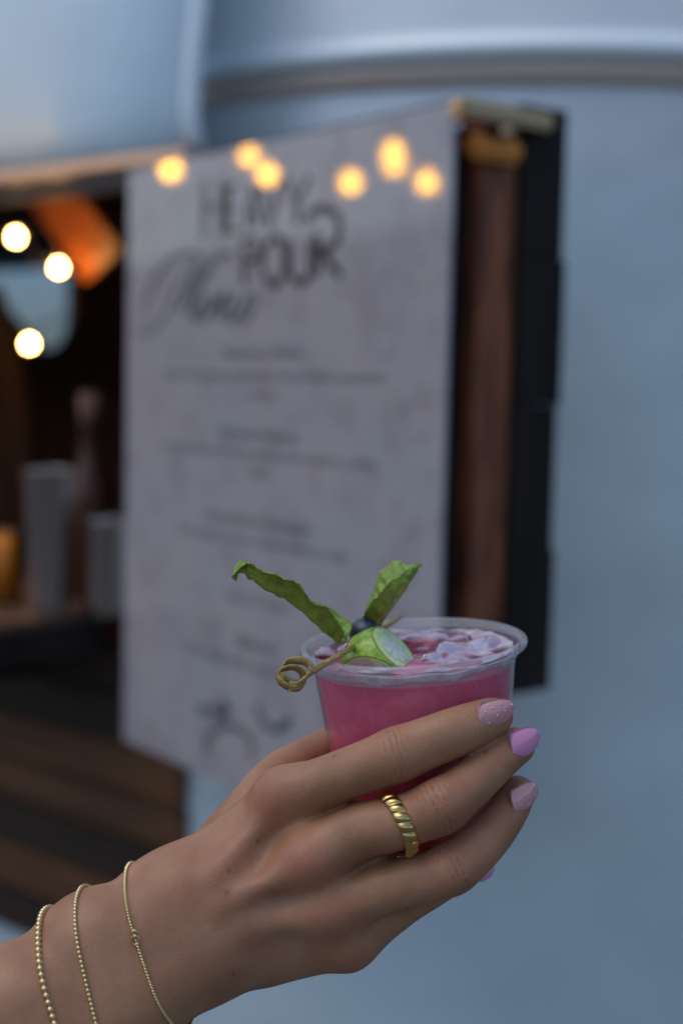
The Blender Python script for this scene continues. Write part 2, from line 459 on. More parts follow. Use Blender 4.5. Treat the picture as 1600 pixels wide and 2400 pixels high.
# zoomed reading of the title: region origin (300,380), scale 2.8, in photo pixels
def T(x, y): return ((300 + x / 2.8) * .98, (380 + y / 2.8) * .98)
def TT(*p): return [T(*q) for q in p]
HV = [TT((505, 110), (500, 500)), TT((615, 95), (610, 480)), TT((505, 300), (612, 290)),
      TT((655, 150), (652, 468)), TT((652, 160), (725, 150)), TT((652, 310), (715, 305)), TT((650, 462), (728, 452)),
      TT((770, 440), (815, 150), (858, 420)), TT((790, 345), (845, 338)),
      TT((868, 150), (935, 420), (995, 120)),
      TT((1050, 110), (1110, 270), (1190, 90)), TT((1110, 265), (1112, 400))]
strokes('letter', [SP(p) for p in HV], [.0085, .0085, .004, .0100, .0045, .004, .0045, .0085, .004, .0085, .0070, .0085], INK, sign)
PR = [SP(TT((765, 505), (768, 800))), SP(TT((765, 515), (830, 505), (858, 570), (835, 640), (768, 650)), 16),
      SP(TT((905, 540), (880, 640), (905, 760), (960, 800), (1010, 760), (1030, 640), (1010, 530), (960, 490), (905, 540)), 40),
      SP(TT((1058, 500), (1060, 700), (1095, 770), (1150, 785), (1190, 740), (1200, 500)), 30),
      SP(TT((1240, 460), (1245, 745))),
      SP(TT((1180, 400), (1210, 330), (1290, 300), (1370, 350), (1390, 450), (1350, 540), (1260, 590)), 30),
      SP(TT((1270, 580), (1330, 660), (1400, 745)), 10)]
strokes('letter', PR, [.0100, .007, .0085, .0085, .0100, .009, .0095], INK, sign)
MN = [SP(TT((80, 1120), (150, 1110), (240, 1010), (330, 830), (420, 660)), 24), SP(TT((95, 950), (180, 760), (280, 640), (400, 600), (480, 620), (430, 740), (330, 980)), 40),
      SP(TT((350, 960), (480, 740), (600, 620), (690, 590)), 24), SP(TT((560, 660), (470, 820), (410, 980)), 20),
      SP(TT((420, 1020), (480, 930), (520, 870), (470, 960), (440, 1030), (510, 1020)), 30),
      SP(TT((510, 1030), (580, 880), (540, 1000), (620, 880), (650, 870), (600, 1000), (620, 1040)), 36),
      SP(TT((640, 1030), (710, 870), (670, 1000), (690, 1040), (740, 990), (800, 860), (750, 1000), (790, 1030), (850, 850)), 44)]
strokes('letter', MN, [.004, .005, .0055, .006, .006, .006, .006], INKG, sign)
def textline(body, xa, ya, xb, yb, hpx, mat, off=.001):
    """a line of print from photo point a to b (baseline), cap height hpx photo px at its middle"""
    ua, z_a = on_sheet(xa, ya); ub, z_b = on_sheet(xb, yb)
    um, zm0 = on_sheet((xa + xb) / 2, (ya + yb) / 2); _, zm1 = on_sheet((xa + xb) / 2, (ya + yb) / 2 - hpx)
    cu = bpy.data.curves.new('t', 'FONT'); cu.body = body; cu.size = 1.0; cu.resolution_u = 2
    o = bpy.data.objects.new('t', cu); COL.objects.link(o)
    bpy.context.view_layer.update()
    me = bpy.data.meshes.new_from_object(o.evaluated_get(bpy.context.evaluated_depsgraph_get()))
    bpy.data.objects.remove(o); bpy.data.curves.remove(cu)
    co = np.array([v.co[:] for v in me.vertices])
    x0, x1 = co[:, 0].min(), co[:, 0].max()
    h = (zm1 - zm0) / .7
    zmid = (z_a + z_b) / 2
    vs = [sheet_pt(ua + (x - x0) / (x1 - x0) * (ub - ua), zmid + y * h, off) for x, y, _ in co]
    fs = [tuple(p.vertices) for p in me.polygons]
    bpy.data.meshes.remove(me)
    return meshobj('text_line', vs, fs, mat, sign)
# (left, baseline) and (right, baseline) read off the photograph
def R2(x, y): return ((340 + x / 2.613) * .98, (780 + y / 2.613) * .98)
def R3(x, y): return ((340 + x / 2.8) * .98, (1160 + y / 2.8) * .98)
textline('Aquarius Mule', *R2(470, 150), *R2(945, 148), 24, INKG)
textline('vodka, blood orange, ginger beer, lime, lavender, garnished', *R2(105, 280), *R2(1460, 285), 18, INKL)
textline('mint', *R2(625, 395), *R2(775, 400), 16, INKL)
textline('Spiced Palmer', *R2(460, 645), *R2(945, 668), 24, INKG)
textline('bourbon, spiced black tea, honey, lemon, soda', *R2(105, 715), *R2(1405, 815), 18, INKL)
textline('mint', *R2(630, 875), *R2(745, 880), 16, INKL)
textline('Southern Sunset', *R3(400, 165), *R3(1095, 250), 24, INKG)
textline('rum, peach, lemon, orange bitters, soda', *R3(225, 250), *R3(1325, 410), 18, INKL)
textline('Beer & Wine', *R3(550, 690), *R3(950, 760), 18, INKL)
textline('Seltzer', *R3(600, 985), *R3(850, 1040), 24, INKG)
textline('lime, mango, black cherry, berry', *R3(285, 1040), *R3(1010, 1210), 18, INKL)
# small drawings near the foot of the board: a leaf sprig, a smile-shaped slice, round fruit outlines
def R4(x, y): return ((400 + x / 3.92) * .98, (1560 + y / 3.92) * .98)
def RR(*p): return [R4(*q) for q in p]
strokes('drawing', [SP(RR((470, 300), (500, 400), (490, 500)), 8), SP(RR((250, 400), (380, 410), (480, 440)), 8), SP(RR((420, 500), (500, 420), (560, 400)), 8)], [.016, .008, .008], INKL, sign)
strokes('drawing', [SP(RR((790, 350), (830, 480), (920, 570), (1030, 580), (1110, 480)), 20), SP(RR((990, 590), (1040, 540), (1080, 520)), 8)], [.008, .010], INKL, sign)
strokes('drawing', [SP(RR((330, 800), (350, 660), (430, 580), (560, 560), (680, 620), (750, 740), (740, 860)), 26)], .007, INKL, sign)
for (x, y, r, a0, a1) in ((950, 960, 36, .6, 4.6), (905, 640, 28, 2, 6), (930, 1180, 30, .4, 4.2), (430, 1060, 26, 1, 5), (870, 790, 24, 0, 4), (960, 560, 22, 1, 4)):
    strokes('drawing', [SP([(x + r * cos(a) * 1.0, y + r * 1.3 * sin(a)) for a in np.linspace(a0, a1, 22)])], .006, Mat('ink_faint', (.40, .37, .40), .5, Coat_Weight=1.0, Coat_Roughness=.02, Coat_IOR=1.6).m, sign)

# ------------------------------------------------------------------ bulbs
bulbm = Mat('bulb_glow', (1, .8, .5), .3)
bulbm.set('Emission Color', (1.0, .46, .03))
lw_ = bulbm.new('LayerWeight'); lw_.inputs[0].default_value = .5
bulbm.l(bulbm.math('MULTIPLY_ADD', bulbm.math('POWER', bulbm.math('SUBTRACT', 1.0, lw_.outputs['Facing']), 3.0), 26.0, 6.0), bulbm.b.inputs['Emission Strength'])
bulbi = Mat('bulb_glow_inside', (1, .8, .5), .3)
bulbi.set('Emission Color', (1.0, .55, .16)); bulbi.set('Emission Strength', 34.0)
SOCK = Mat('socket_black', (.02, .02, .02), .4).m
def bulb(name, c, r, label, group, bm_=None):
    e = empty(name, label, 'light bulb', group)
    e.location = V(c)
    prof = [(.0001, -r), (r * .5, -r * .87), (r * .87, -r * .5), (r, 0), (r * .87, r * .5), (r * .55, r * .85), (r * .42, r * 1.15), (.0001, r * 1.2)]
    vs, fs = lathe(prof, 16, (0, 0, 0), (0, 0, 1)); meshobj('glass', vs, fs, (bm_ or bulbm).m, e, True)
    vs, fs = lathe([(.0001, r * 1.1), (r * .5, r * 1.1), (r * .5, r * 2.1), (r * .2, r * 2.3), (.0001, r * 2.3)], 12, (0, 0, 0), (0, 0, 1)); meshobj('socket', vs, fs, SOCK, e, True)
    return e
inb = [(37, 545, 2.75, 'uppermost lit bulb in the serving window, at the photo edge'), (135, 615, 2.8, 'lit bulb hanging beside the orange wooden board in the window'), (68, 790, 2.8, 'lowest lit bulb in the serving window, below the other two')]
tops = []
for x, y, D, lab in inb:
    p = wp(x / .98, y / .98, D); bulb('light_bulb', p, .0105, lab, 'bulbs inside the serving window', bulbi)
    tops.append(p + np.array([0, 0, .025]))
order = [tops[0], tops[1], tops[2]]
far_up = [order[0] + np.array([-.5, .3, .35]), order[0] + np.array([-.15, .08, .02])]
cab = [far_up[0], far_up[1], order[0], (order[0] + order[1]) / 2 + np.array([0, .03, -.05]), order[1], order[1] + np.array([.03, .08, -.10]), order[2] + np.array([.04, .05, .03]), order[2], order[2] + np.array([-.2, .05, -.03])]
vs, fs = tube(catmull(cab, 50), .0022, 6)
tag(meshobj('light_cable', vs, fs, SOCK, None, True), 'thin black cable linking the bulbs inside the serving window', 'cable')
# a string of lights out over the yard to the left: seen as reflections in the glossy board
refl = [(392, 390, 3.3), (572, 358, 3.6), (614, 402, 3.4), (805, 420, 3.3), (903, 352, 3.1), (905, 378, 3.25), (980, 420, 3.2)]
labs = ['bulb whose reflection glows at the far left end of the menu top', 'upper bulb of the close pair mirrored above the board title', 'lower bulb of the close pair mirrored above the board title',
        'bulb mirrored alone between the pair and the tall reflection', 'upper bulb of the tall reflection near the brass clamp', 'lower bulb of the tall reflection near the brass clamp', 'bulb mirrored nearest the right edge of the menu board']
outp = []
for (x, y, D), lab in zip(refl, labs):
    v = wp(x / .98, y / .98, D)
    d = np.dot(v[:2] - SR, SN); q = v.copy(); q[:2] = v[:2] - 2 * d * SN
    bulb('light_bulb', q, .026, lab, 'string lights mirrored in the menu board'); outp.append(q + np.array([0, 0, .05]))
outp = sorted(outp, key=lambda p: p[0] - p[1])
ends = [outp[0] + (outp[0] - outp[-1]) * .8 + np.array([0, 0, .4]), outp[-1] + (outp[-1] - outp[0]) * .4 + np.array([0, 0, .3])]
vs, fs = tube(catmull([ends[0]] + outp + [ends[1]], 60), .003, 6)
tag(meshobj('light_cable', vs, fs, SOCK, None, True), 'black cable of the string lights mirrored in the menu board', 'cable')

# ------------------------------------------------------------------ things on the counter and behind it
def on_counter(xd, yd):
    q = dray(xd, yd); t = (ZC - EYE) / q[2]; return CAM + q * t
def shaker(xc, ybase, ytop, wtop, wbase, label):
    p = on_counter(xc, ybase); D = np.dot(p - CAM, FW)
    h = (ybase - ytop) / .98 / FPX * D * 1.0; rt, rb = wtop / 2 / .98 / FPX * D, wbase / 2 / .98 / FPX * D
    e = empty('cocktail_shaker', label, 'cocktail shaker', 'steel shakers on the counter'); e.location = V(p)
    vs, fs = lathe([(.0001, .0005), (rb * .93, .0005), (rb, .004), (rb * 1.02, h * .14), (rb * 1.02, h * .145), (rt * .985, h - .004), (rt * 1.02, h - .001), (rt, h), (rt * .965, h - .003), (rb * .95, .006), (.0001, .006)], 40, (0, 0, 0), (0, 0, 1))
    meshobj('tin', vs, fs, STEEL, e, True)
    vs, fs = lathe([(rt * (.99) + (.0012) * cos(a), h - .002 + .0012 * sin(a)) for a in np.linspace(0, 2 * pi, 8, endpoint=False)], 40, (0, 0, 0), (0, 0, 1), close=True)
    meshobj('rolled_rim', vs, fs, STEEL, e, True)
    return p, D
shaker(112, 1412, 1075, 118, 82, 'tall tapered steel shaker tin standing nearer the window middle')
shaker(240, 1412, 1190, 102, 88, 'short steel shaker tin standing close beside the menu board')
# drinking glass with an orange slice at the photo edge
p = on_counter(6, 1385); D = np.dot(p - CAM, FW)
gl = empty('drinking_glass', 'short clear glass with orange drink at the counter edge of the photo', 'glass'); gl.location = V(p)
GLASS = Mat('tumbler_glass', (.9, .95, 1.0), .02, Transmission_Weight=1.0, IOR=1.2).m
vs, fs = lathe([(.0001, .0), (.030, .0), (.036, .11), (.034, .11), (.0285, .006), (.0001, .006)], 24, (0, 0, 0), (0, 0, 1)); meshobj('glass_body', vs, fs, GLASS, gl, True)
vs, fs = lathe([(.0001, .008), (.0272, .008), (.0325, .085), (.0001, .085)], 24, (0, 0, 0), (0, 0, 1)); meshobj('orange_drink', vs, fs, Mat('orange_drink', (.90, .30, .015), .3, Subsurface_Weight=.6, Subsurface_Scale=.03).m, gl, True)
# bottle behind the shakers
p = on_counter(205, 1372)
bt = empty('bottle', 'reddish brown bottle standing behind the two shaker tins', 'bottle'); bt.location = V(p)
vs, fs = lathe([(.0001, 0), (.036, 0), (.038, .004), (.038, .15), (.034, .175), (.016, .21), (.0145, .27), (.016, .272), (.016, .285), (.0001, .285)], 28, (0, 0, 0), (0, 0, 1))
meshobj('bottle_body', vs, fs, Mat('brown_glass', (.075, .022, .010), .35).m, bt, True)
vs, fs = lathe([(.0001, .285), (.017, .285), (.018, .29), (.018, .315), (.015, .32), (.0001, .32)], 20, (0, 0, 0), (0, 0, 1))
meshobj('cork', vs, fs, Mat('cork_peach', (.24, .12, .075), .6).m, bt, True)
# lit board under the ceiling
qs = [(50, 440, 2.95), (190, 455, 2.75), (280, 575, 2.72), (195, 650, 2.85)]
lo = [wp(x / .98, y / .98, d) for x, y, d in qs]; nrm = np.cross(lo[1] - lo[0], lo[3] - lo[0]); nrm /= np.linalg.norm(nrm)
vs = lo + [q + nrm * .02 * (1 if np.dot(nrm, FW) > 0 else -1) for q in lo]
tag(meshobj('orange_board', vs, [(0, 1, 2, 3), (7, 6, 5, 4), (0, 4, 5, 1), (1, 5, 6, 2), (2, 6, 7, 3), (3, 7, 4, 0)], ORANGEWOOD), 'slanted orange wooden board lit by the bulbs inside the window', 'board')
# heavy brown curtain at the left edge: a dark figure's outline built as hanging cloth
vs, fs = [], []
NX, NZ = 40, 24
for j in range(NZ + 1):
    t = j / NZ
    y = 660 + (1330 - 660) * t
    xr = 12 + 62 * min(1, (t * 1.7)) ** .8 - 12 * max(0, t - .6)
    for i in range(NX + 1):
        u = i / NX; x = -220 + (xr + 220) * u
        q = wp(x / .98, y / .98, 3.05); q[:2] += np.array(WN) * .028 * sin(u * 34 + 1.2 * sin(t * 4)) * (1 - .4 * u); vs.append(q)
for j in range(NZ):
    for i in range(NX):
        a = j * (NX + 1) + i; fs.append((a, a + 1, a + NX + 2, a + NX + 1))
cu = tag(meshobj('silhouette', vs, fs, Mat('brown_cloth', (.050, .022, .009), .9).m, None, True), 'dark brown cloth curtain hanging inside the serving window', 'silhouette')
cu.modifiers.new('thick', 'SOLIDIFY').thickness = .004

# ------------------------------------------------------------------ the cup (camera-space frame)
CUPC = cp(967, 1508, .605)                     # centre of the rim
v_ = CUPC / np.linalg.norm(CUPC)
upc = np.array([0, 1, 0.]) - v_ * v_[1]; upc /= np.linalg.norm(upc)
rtc = np.cross(upc, v_); rtc = rtc if rtc[0] > 0 else -rtc
tl = rad(3.4)
uimg = upc * cos(tl) - rtc * sin(tl)
CUPA = uimg * cos(rad(12.7)) - v_ * sin(rad(12.7))     # cup axis, upwards
CUPH = .085; RT0 = .0438; TAPER = .12
def cup_r(t): return RT0 - TAPER * t           # wall radius t below the rim
ex_ = rtc - CUPA * np.dot(rtc, CUPA); ex_ /= np.linalg.norm(ex_)
ez_ = np.cross(ex_, CUPA); ez_ = ez_ if ez_[2] < 0 else -ez_      # toward the camera
def cupp(a, r, t):
    """a=0 to the right, a=90deg toward the camera"""
    return CUPC - CUPA * t + (ex_ * cos(a) + ez_ * sin(a)) * r

# ------------------------------------------------------------------ hand and forearm: implicit surface, then a mesh
def mkz(px, py, z, rpx): return (cp(px, py, z), rpx / FPX * z)
index = [mkz(662, 1872, .574, 62), mkz(755, 1836, .563, 58), mkz(850, 1800, .557, 58), mkz(930, 1769, .5545, 60), mkz(1035, 1728, .5555, 56), mkz(1095, 1704, .5595, 51), mkz(1145, 1684, .565, 44), mkz(1163, 1678, .568, 36)]
middle = [mkz(735, 2012, .562, 66), mkz(835, 1952, .556, 63), mkz(931, 1929, .5515, 60), mkz(1030, 1890, .5505, 59), mkz(1098, 1839, .555, 53), mkz(1159, 1788, .563, 46), mkz(1204, 1751, .572, 41), mkz(1212, 1749, .574, 36)]
ringf = [mkz(770, 2132, .562, 62), mkz(868, 2094, .556, 56), mkz(964, 2064, .554, 54), mkz(1058, 2036, .554, 55), mkz(1129, 1976, .559, 52), mkz(1180, 1915, .567, 45), mkz(1206, 1870, .575, 40), mkz(1214, 1856, .578, 35)]
pinky = [mkz(820, 2206, .567, 51), mkz(925, 2134, .567, 44), mkz(1004, 2084, .568, 43), mkz(1070, 2050, .578, 37), mkz(1108, 2032, .588, 31)]
thumb = [mkz(513, 2022, .588, 70), mkz(632, 1838, .606, 53), mkz(738, 1768, .632, 46), mkz(850, 1715, .655, 44), mkz(905, 1690, .664, 36)]
wr_u, wr_l = mkz(408, 2124, .562, 106), mkz(460, 2218, .560, 116)
f1u, f1l = mkz(225, 2225, .548, 116), mkz(300, 2330, .546, 122)
f2u, f2l = mkz(20, 2385, .532, 138), mkz(90, 2500, .530, 142)
f3u, f3l = mkz(-560, 2760, .49, 205), mkz(-490, 2870, .488, 205)
palm = []
def seg(a, b, k=None): palm.append((a, b))
seg(wr_u, f1u); seg(wr_l, f1l); seg(f1u, f2u); seg(f1l, f2l); seg(f2u, f3u); seg(f2l, f3l); seg(wr_u, wr_l); seg(f1u, f1l); seg(f2u, f2l)
seg(wr_u, mkz(655, 1885, .579, 60)); seg(mkz(455, 2150, .563, 110), mkz(728, 2022, .566, 62)); seg(wr_l, mkz(766, 2138, .566, 60)); seg(mkz(500, 2214, .566, 98), mkz(805, 2202, .571, 54))
seg(wr_u, thumb[0]); seg(mkz(560, 2080, .575, 90), mkz(700, 1960, .578, 70)); seg(mkz(600, 2190, .574, 90), mkz(760, 2110, .575, 75))
seg(mkz(640, 2214, .572, 68), mkz(795, 2206, .573, 50)); seg(mkz(580, 1960, .590, 70), mkz(660, 1890, .588, 55))
seg(mkz(755, 1935, .578, 52), mkz(812, 1905, .572, 40)); seg(mkz(800, 2045, .573, 52), mkz(880, 2012, .566, 40)); seg(mkz(830, 2170, .574, 46), mkz(905, 2125, .570, 36))
seg(mkz(700, 1985, .590, 70), mkz(790, 2130, .585, 66)); seg(mkz(680, 1900, .600, 60), mkz(800, 2080, .598, 60)); seg(mkz(800, 2080, .598, 60), mkz(880, 2110, .590, 50))
GR = .00105
allp = [p for ch in (index, middle, ringf, pinky, thumb) for p in ch] + [wr_u, wr_l, f1u, f1l, f2u, f2l]
f3c = [f3u, f3l]
mn = np.min([c - r for c, r in allp], 0) - .012; mx = np.max([c + r for c, r in allp], 0) + .012
mn[0] = min(mn[0], cp(-260, 2500, .5)[0]); mn[1] = min(mn[1], cp(-260, 2720, .51)[1]); mn[2] -= .012
NXg, NYg, NZg = [int(math.ceil((mx[i] - mn[i]) / GR)) + 1 for i in range(3)]
gx = (mn[0] + GR * np.arange(NXg)).astype(np.float32); gy = (mn[1] + GR * np.arange(NYg)).astype(np.float32); gz = (mn[2] + GR * np.arange(NZg)).astype(np.float32)
def smin(a, b, k):
    h = np.maximum(k - np.abs(a - b), 0) / k
    return np.minimum(a, b) - h * h * k * .25
def add(grid, a, b, k, marg=.022):
    (pa, ra), (pb, rb) = a, b
    lo = np.minimum(pa - ra, pb - rb) - marg; hi = np.maximum(pa + ra, pb + rb) + marg
    i0 = np.clip(((lo - mn) / GR).astype(int), 0, None); i1 = np.minimum(((hi - mn) / GR).astype(int) + 2, [NXg, NYg, NZg])
    if np.any(i1 <= i0): return
    X = gx[i0[0]:i1[0], None, None] - np.float32(pa[0]); Y = gy[None, i0[1]:i1[1], None] - np.float32(pa[1]); Z = gz[None, None, i0[2]:i1[2]] - np.float32(pa[2])
    ba = (pb - pa).astype(np.float32); l2 = float(np.dot(ba, ba)) + 1e-12
    t = np.clip((X * ba[0] + Y * ba[1] + Z * ba[2]) / l2, 0, 1)
    d = np.sqrt((X - t * ba[0]) ** 2 + (Y - t * ba[1]) ** 2 + (Z - t * ba[2]) ** 2) - (ra + (rb - ra) * t)
    sub = grid[i0[0]:i1[0], i0[1]:i1[1], i0[2]:i1[2]]
    sub[...] = smin(sub, d, k)
def blank(): return np.full((NXg, NYg, NZg), .05, np.float32)
G = blank()
for a, b in palm: add(G, a, b, .011)
FG = None
for ch, k in ((index, .004), (middle, .004), (ringf, .004), (pinky, .004), (thumb, .006)):
    g = blank()
    P = np.array([np.append(c, r) for c, r in ch])
    Q = catmull(P, len(ch) * 5)
    for i in range(len(Q) - 1): add(g, (Q[i, :3], Q[i, 3]), (Q[i + 1, :3], Q[i + 1, 3]), .0015, .016)
    FG = g if FG is None else smin(FG, g, .0022)
G = smin(G, FG, .009); del FG
def dorsal(c, px_shift=0): return c
# knuckle heads and tendons on the back of the hand, bony lumps at the finger joints
def lump(c, r, k, push):
    p = c.copy(); p = p - p / np.linalg.norm(p) * push; add(G, (p, r), (p + 1e-5, r), k, .02)
lump(cp(655, 1866, .571), .0085, .012, .0060)
lump(cp(722, 2016, .560), .0088, .012, .0065)
lump(cp(765, 2136, .561), .0080, .012, .0052)
lump(cp(808, 2208, .566), .0075, .010, .0040)
lump(index[3][0], .0084, .006, .0030); lump(middle[3][0], .0088, .006, .0030); lump(ringf[3][0], .0082, .006, .0028)
lump(cp(345, 2180, .560), .010, .012, .010)
add(G, (cp(715, 2025, .5505), .0010), (cp(520, 2120, .5468), .0008), .012)
add(G, (cp(648, 1880, .566), .0020), (cp(500, 2060, .5505), .0014), .010)
add(G, (cp(760, 2140, .5525), .0018), (cp(560, 2180, .5480), .0014), .010)
# the fingers press against the cup: keep the wall clear
PX = gx[:, None, None] - np.float32(CUPC[0]); PY = gy[None, :, None] - np.float32(CUPC[1]); PZ = gz[None, None, :] - np.float32(CUPC[2])
ha = PX * np.float32(CUPA[0]) + PY * np.float32(CUPA[1]) + PZ * np.float32(CUPA[2])
rr = np.sqrt(np.maximum(PX ** 2 + PY ** 2 + PZ ** 2 - ha ** 2, 0))
cupd = np.maximum(rr - (RT0 + .0004 + TAPER * ha), np.maximum(-ha - CUPH - .0004, ha)).astype(np.float32)
a, b = G, -cupd
h = np.maximum(.003 - np.abs(a - b), 0) / .003
G = np.maximum(a, b) + h * h * .003 * .25
del PX, PY, PZ, ha, rr, cupd, a, b, h
for sl_ in ((slice(0, 2),), (slice(-2, None),), (slice(None), slice(0, 2)), (slice(None), slice(-2, None)), (slice(None), slice(None), slice(0, 2)), (slice(None), slice(None), slice(-2, None))):
    G[sl_] = np.maximum(G[sl_], .004)
# surface nets
ins = G < 0
def surface_nets(G, ins):
    nx, ny, nz = G.shape
    s = ins.astype(np.int8)
    cnt = np.zeros((nx - 1, ny - 1, nz - 1), np.int8)
    for i in (0, 1):
        for j in (0, 1):
            for k in (0, 1): cnt += s[i:nx - 1 + i, j:ny - 1 + j, k:nz - 1 + k]
    act = np.argwhere((cnt > 0) & (cnt < 8))
    vid = np.full(cnt.shape, -1, np.int32); vid[act[:, 0], act[:, 1], act[:, 2]] = np.arange(len(act))
    acc = np.zeros((len(act), 3)); num = np.zeros(len(act))
    corners = [(i, j, k) for i in (0, 1) for j in (0, 1) for k in (0, 1)]
    for p in corners:
        for ax in range(3):
            if p[ax]: continue
            q = list(p); q[ax] = 1
            va = G[act[:, 0] + p[0], act[:, 1] + p[1], act[:, 2] + p[2]]; vb = G[act[:, 0] + q[0], act[:, 1] + q[1], act[:, 2] + q[2]]
            m = (va < 0) != (vb < 0)
            t = np.where(m, va / np.where(m, va - vb, 1), 0)
            pos = np.tile(np.array(p, float), (len(act), 1)); pos[:, ax] = t
            acc[m] += pos[m]; num[m] += 1
    vert = act + acc / num[:, None]
    faces = []
    for ax in range(3):
        o1, o2 = [(1, 2), (2, 0), (0, 1)][ax]
        sl0 = [slice(None)] * 3; sl1 = [slice(None)] * 3
        sl0[ax] = slice(0, -1); sl1[ax] = slice(1, None)
        ch = ins[tuple(sl0)] != ins[tuple(sl1)]
        e = np.argwhere(ch)
        lim = [nx - 1, ny - 1, nz - 1]
        e = e[(e[:, o1] > 0) & (e[:, o2] > 0) & (e[:, o1] < lim[o1]) & (e[:, o2] < lim[o2])]
        d1 = np.zeros(3, int); d1[o1] = 1; d2 = np.zeros(3, int); d2[o2] = 1
        q = [e - d1 - d2, e - d2, e, e - d1]
        q = np.stack([vid[x[:, 0], x[:, 1], x[:, 2]] for x in q], 1)
        flip = ~ins[e[:, 0], e[:, 1], e[:, 2]]
        q[flip] = q[flip][:, ::-1]
        faces.append(q)
    return vert, np.vstack(faces)
vert, faces = surface_nets(G, ins)
vert = mn + vert * GR
lab = np.arange(len(vert))
for it in range(4000):
    m_ = lab[faces].min(1); new = lab.copy()
    for k in range(4): np.minimum.at(new, faces[:, k], m_)
    new = new[new]
    if np.array_equal(new, lab): break
    lab = new
u_, c_n = np.unique(lab, return_counts=True); big = lab == u_[np.argmax(c_n)]
faces = faces[big[faces[:, 0]]]; remap = np.cumsum(big) - 1; faces = remap[faces]; vert = vert[big]
# light smoothing (Taubin)
E2 = np.vstack([faces[:, [0, 1]], faces[:, [1, 2]], faces[:, [2, 3]], faces[:, [3, 0]]])
for it in range(6):
    for lam in (.55, -.53):
        sm = np.zeros_like(vert); ct = np.zeros(len(vert))
        for c_ in range(3):
            sm[:, c_] = np.bincount(E2[:, 0], vert[E2[:, 1], c_], len(vert)) + np.bincount(E2[:, 1], vert[E2[:, 0], c_], len(vert))
        ct = np.bincount(E2[:, 0], minlength=len(vert)) + np.bincount(E2[:, 1], minlength=len(vert))
        vert = vert + lam * (sm / ct[:, None] - vert)
hv = vert                                      # camera space
# vertex normals (camera space)
fn = np.cross(hv[faces[:, 2]] - hv[faces[:, 0]], hv[faces[:, 3]] - hv[faces[:, 1]])
vnrm = np.zeros_like(hv)
for c_ in range(3):
    for k in range(4): vnrm[:, c_] += np.bincount(faces[:, k], fn[:, c_], len(hv))
vnrm /= np.linalg.norm(vnrm, axis=1)[:, None] + 1e-12
if np.mean(np.einsum('ij,ij->i', vnrm, hv - hv.mean(0))) < 0: vnrm = -vnrm; faces = faces[:, ::-1]
bvh = BVHTree.FromPolygons([tuple(v) for v in hv], [tuple(int(i) for i in f) for f in faces])

def blob(c, r): return np.exp(-np.sum((hv - c) ** 2, 1) / (2 * r * r))
red = np.zeros(len(hv))
for c_, r_, a_ in [(index[0][0], .008, .6), (cp(640, 1885, .56), .007, .9), (cp(712, 2040, .548), .008, 1.0), (cp(765, 2150, .55), .008, .8), (cp(812, 2235, .56), .008, .6),
                   (index[3][0], .009, .8), (middle[3][0], .009, .8), (ringf[3][0], .009, .8), (index[5][0], .006, .35), (middle[5][0], .006, .35), (ringf[5][0], .006, .35),
                   (index[7][0], .006, .6), (middle[7][0], .006, .6), (ringf[7][0], .006, .6), (cp(560, 2050, .55), .018, .35), (cp(470, 2120, .545), .016, .3)]:
    red = np.maximum(red, a_ * blob(c_, r_))
cu_ = np.full(len(hv), 0.0); cm_ = np.zeros(len(hv))
for ch, js in ((index, (3, 5)), (middle, (3, 5)), (ringf, (3, 5)), (pinky, (2,))):
    for j in js:
        J, r_ = ch[j]; d = ch[j + 1][0] - ch[j - 1][0]; d /= np.linalg.norm(d)
        u = (hv - J) @ d
        dist = np.linalg.norm(hv - J - np.outer(u, d), axis=1)
        m = np.exp(-(u / (.0050 if j != 5 else .0028)) ** 2) * (dist < r_ * 1.6)
        m *= np.clip((-(vnrm @ (hv.mean(0) / np.linalg.norm(hv.mean(0)))) + .15) * 1.6, 0, 1)
        if j == 5: m *= .6
        use = m > cm_; cu_[use] = u[use] * 1000; cm_[use] = m[use]
skin = Mat('skin', (.50, .30, .21), .46, Subsurface_Weight=.16, Subsurface_Scale=.005, Specular_IOR_Level=.42)
skin.set('Subsurface Radius', (1.0, .38, .22))
n1 = skin.noise(45, 4); n2 = skin.noise(260, 3)
cA = skin.ramp(n1, [(.28, (.33, .155, .076)), (.72, (.49, .258, .137))])
cB = skin.mix(skin.math('MULTIPLY', skin.attr('redness').outputs['Fac'], .65), cA, (.46, .135, .085))
cC = skin.mix(skin.ramp(n2, [(.45, (0, 0, 0)), (.8, (.22, .22, .22))]), cB, (.32, .14, .08))
cC = skin.mix(skin.math('MULTIPLY', skin.attr('vein').outputs['Fac'], .22), cC, (.27, .21, .15))
cC = skin.mix(skin.attr('mole').outputs['Fac'], cC, (.12, .045, .025))
skin.base(cC)
crs = skin.attr('crease_u').outputs['Fac']; crm = skin.attr('crease_m').outputs['Fac']
wn_ = skin.noise(130, 4)
ph = skin.math('ADD', skin.math('MULTIPLY', crs, 1.45), skin.math('MULTIPLY', wn_, 3.4))
ln = skin.math('POWER', skin.math('ABSOLUTE', skin.math('SINE', ph)), 7.0)
hc = skin.math('MULTIPLY', skin.math('MULTIPLY', ln, crm), -1.0)
vo = skin.new('TexVoronoi', feature='DISTANCE_TO_EDGE'); vo.inputs['Scale'].default_value = 620
mp = skin.coord((1, 1, 1)); skin.l(mp, vo.inputs['Vector'])
b1 = skin.bump(vo.outputs['Distance'], .4, .0004)
b2 = skin.bump(skin.noise(420, 3), .25, .0003, b1)
pa_ = skin.ramp(skin.noise(330, 2), [(.38, (.15, .15, .15)), (.62, (1, 1, 1))])
skin.bump(skin.math('MULTIPLY', hc, pa_), .9, .00045, b2)
person = meshobj('person', c2w(hv), faces, skin.m, None, True)
mole = np.zeros(len(hv))
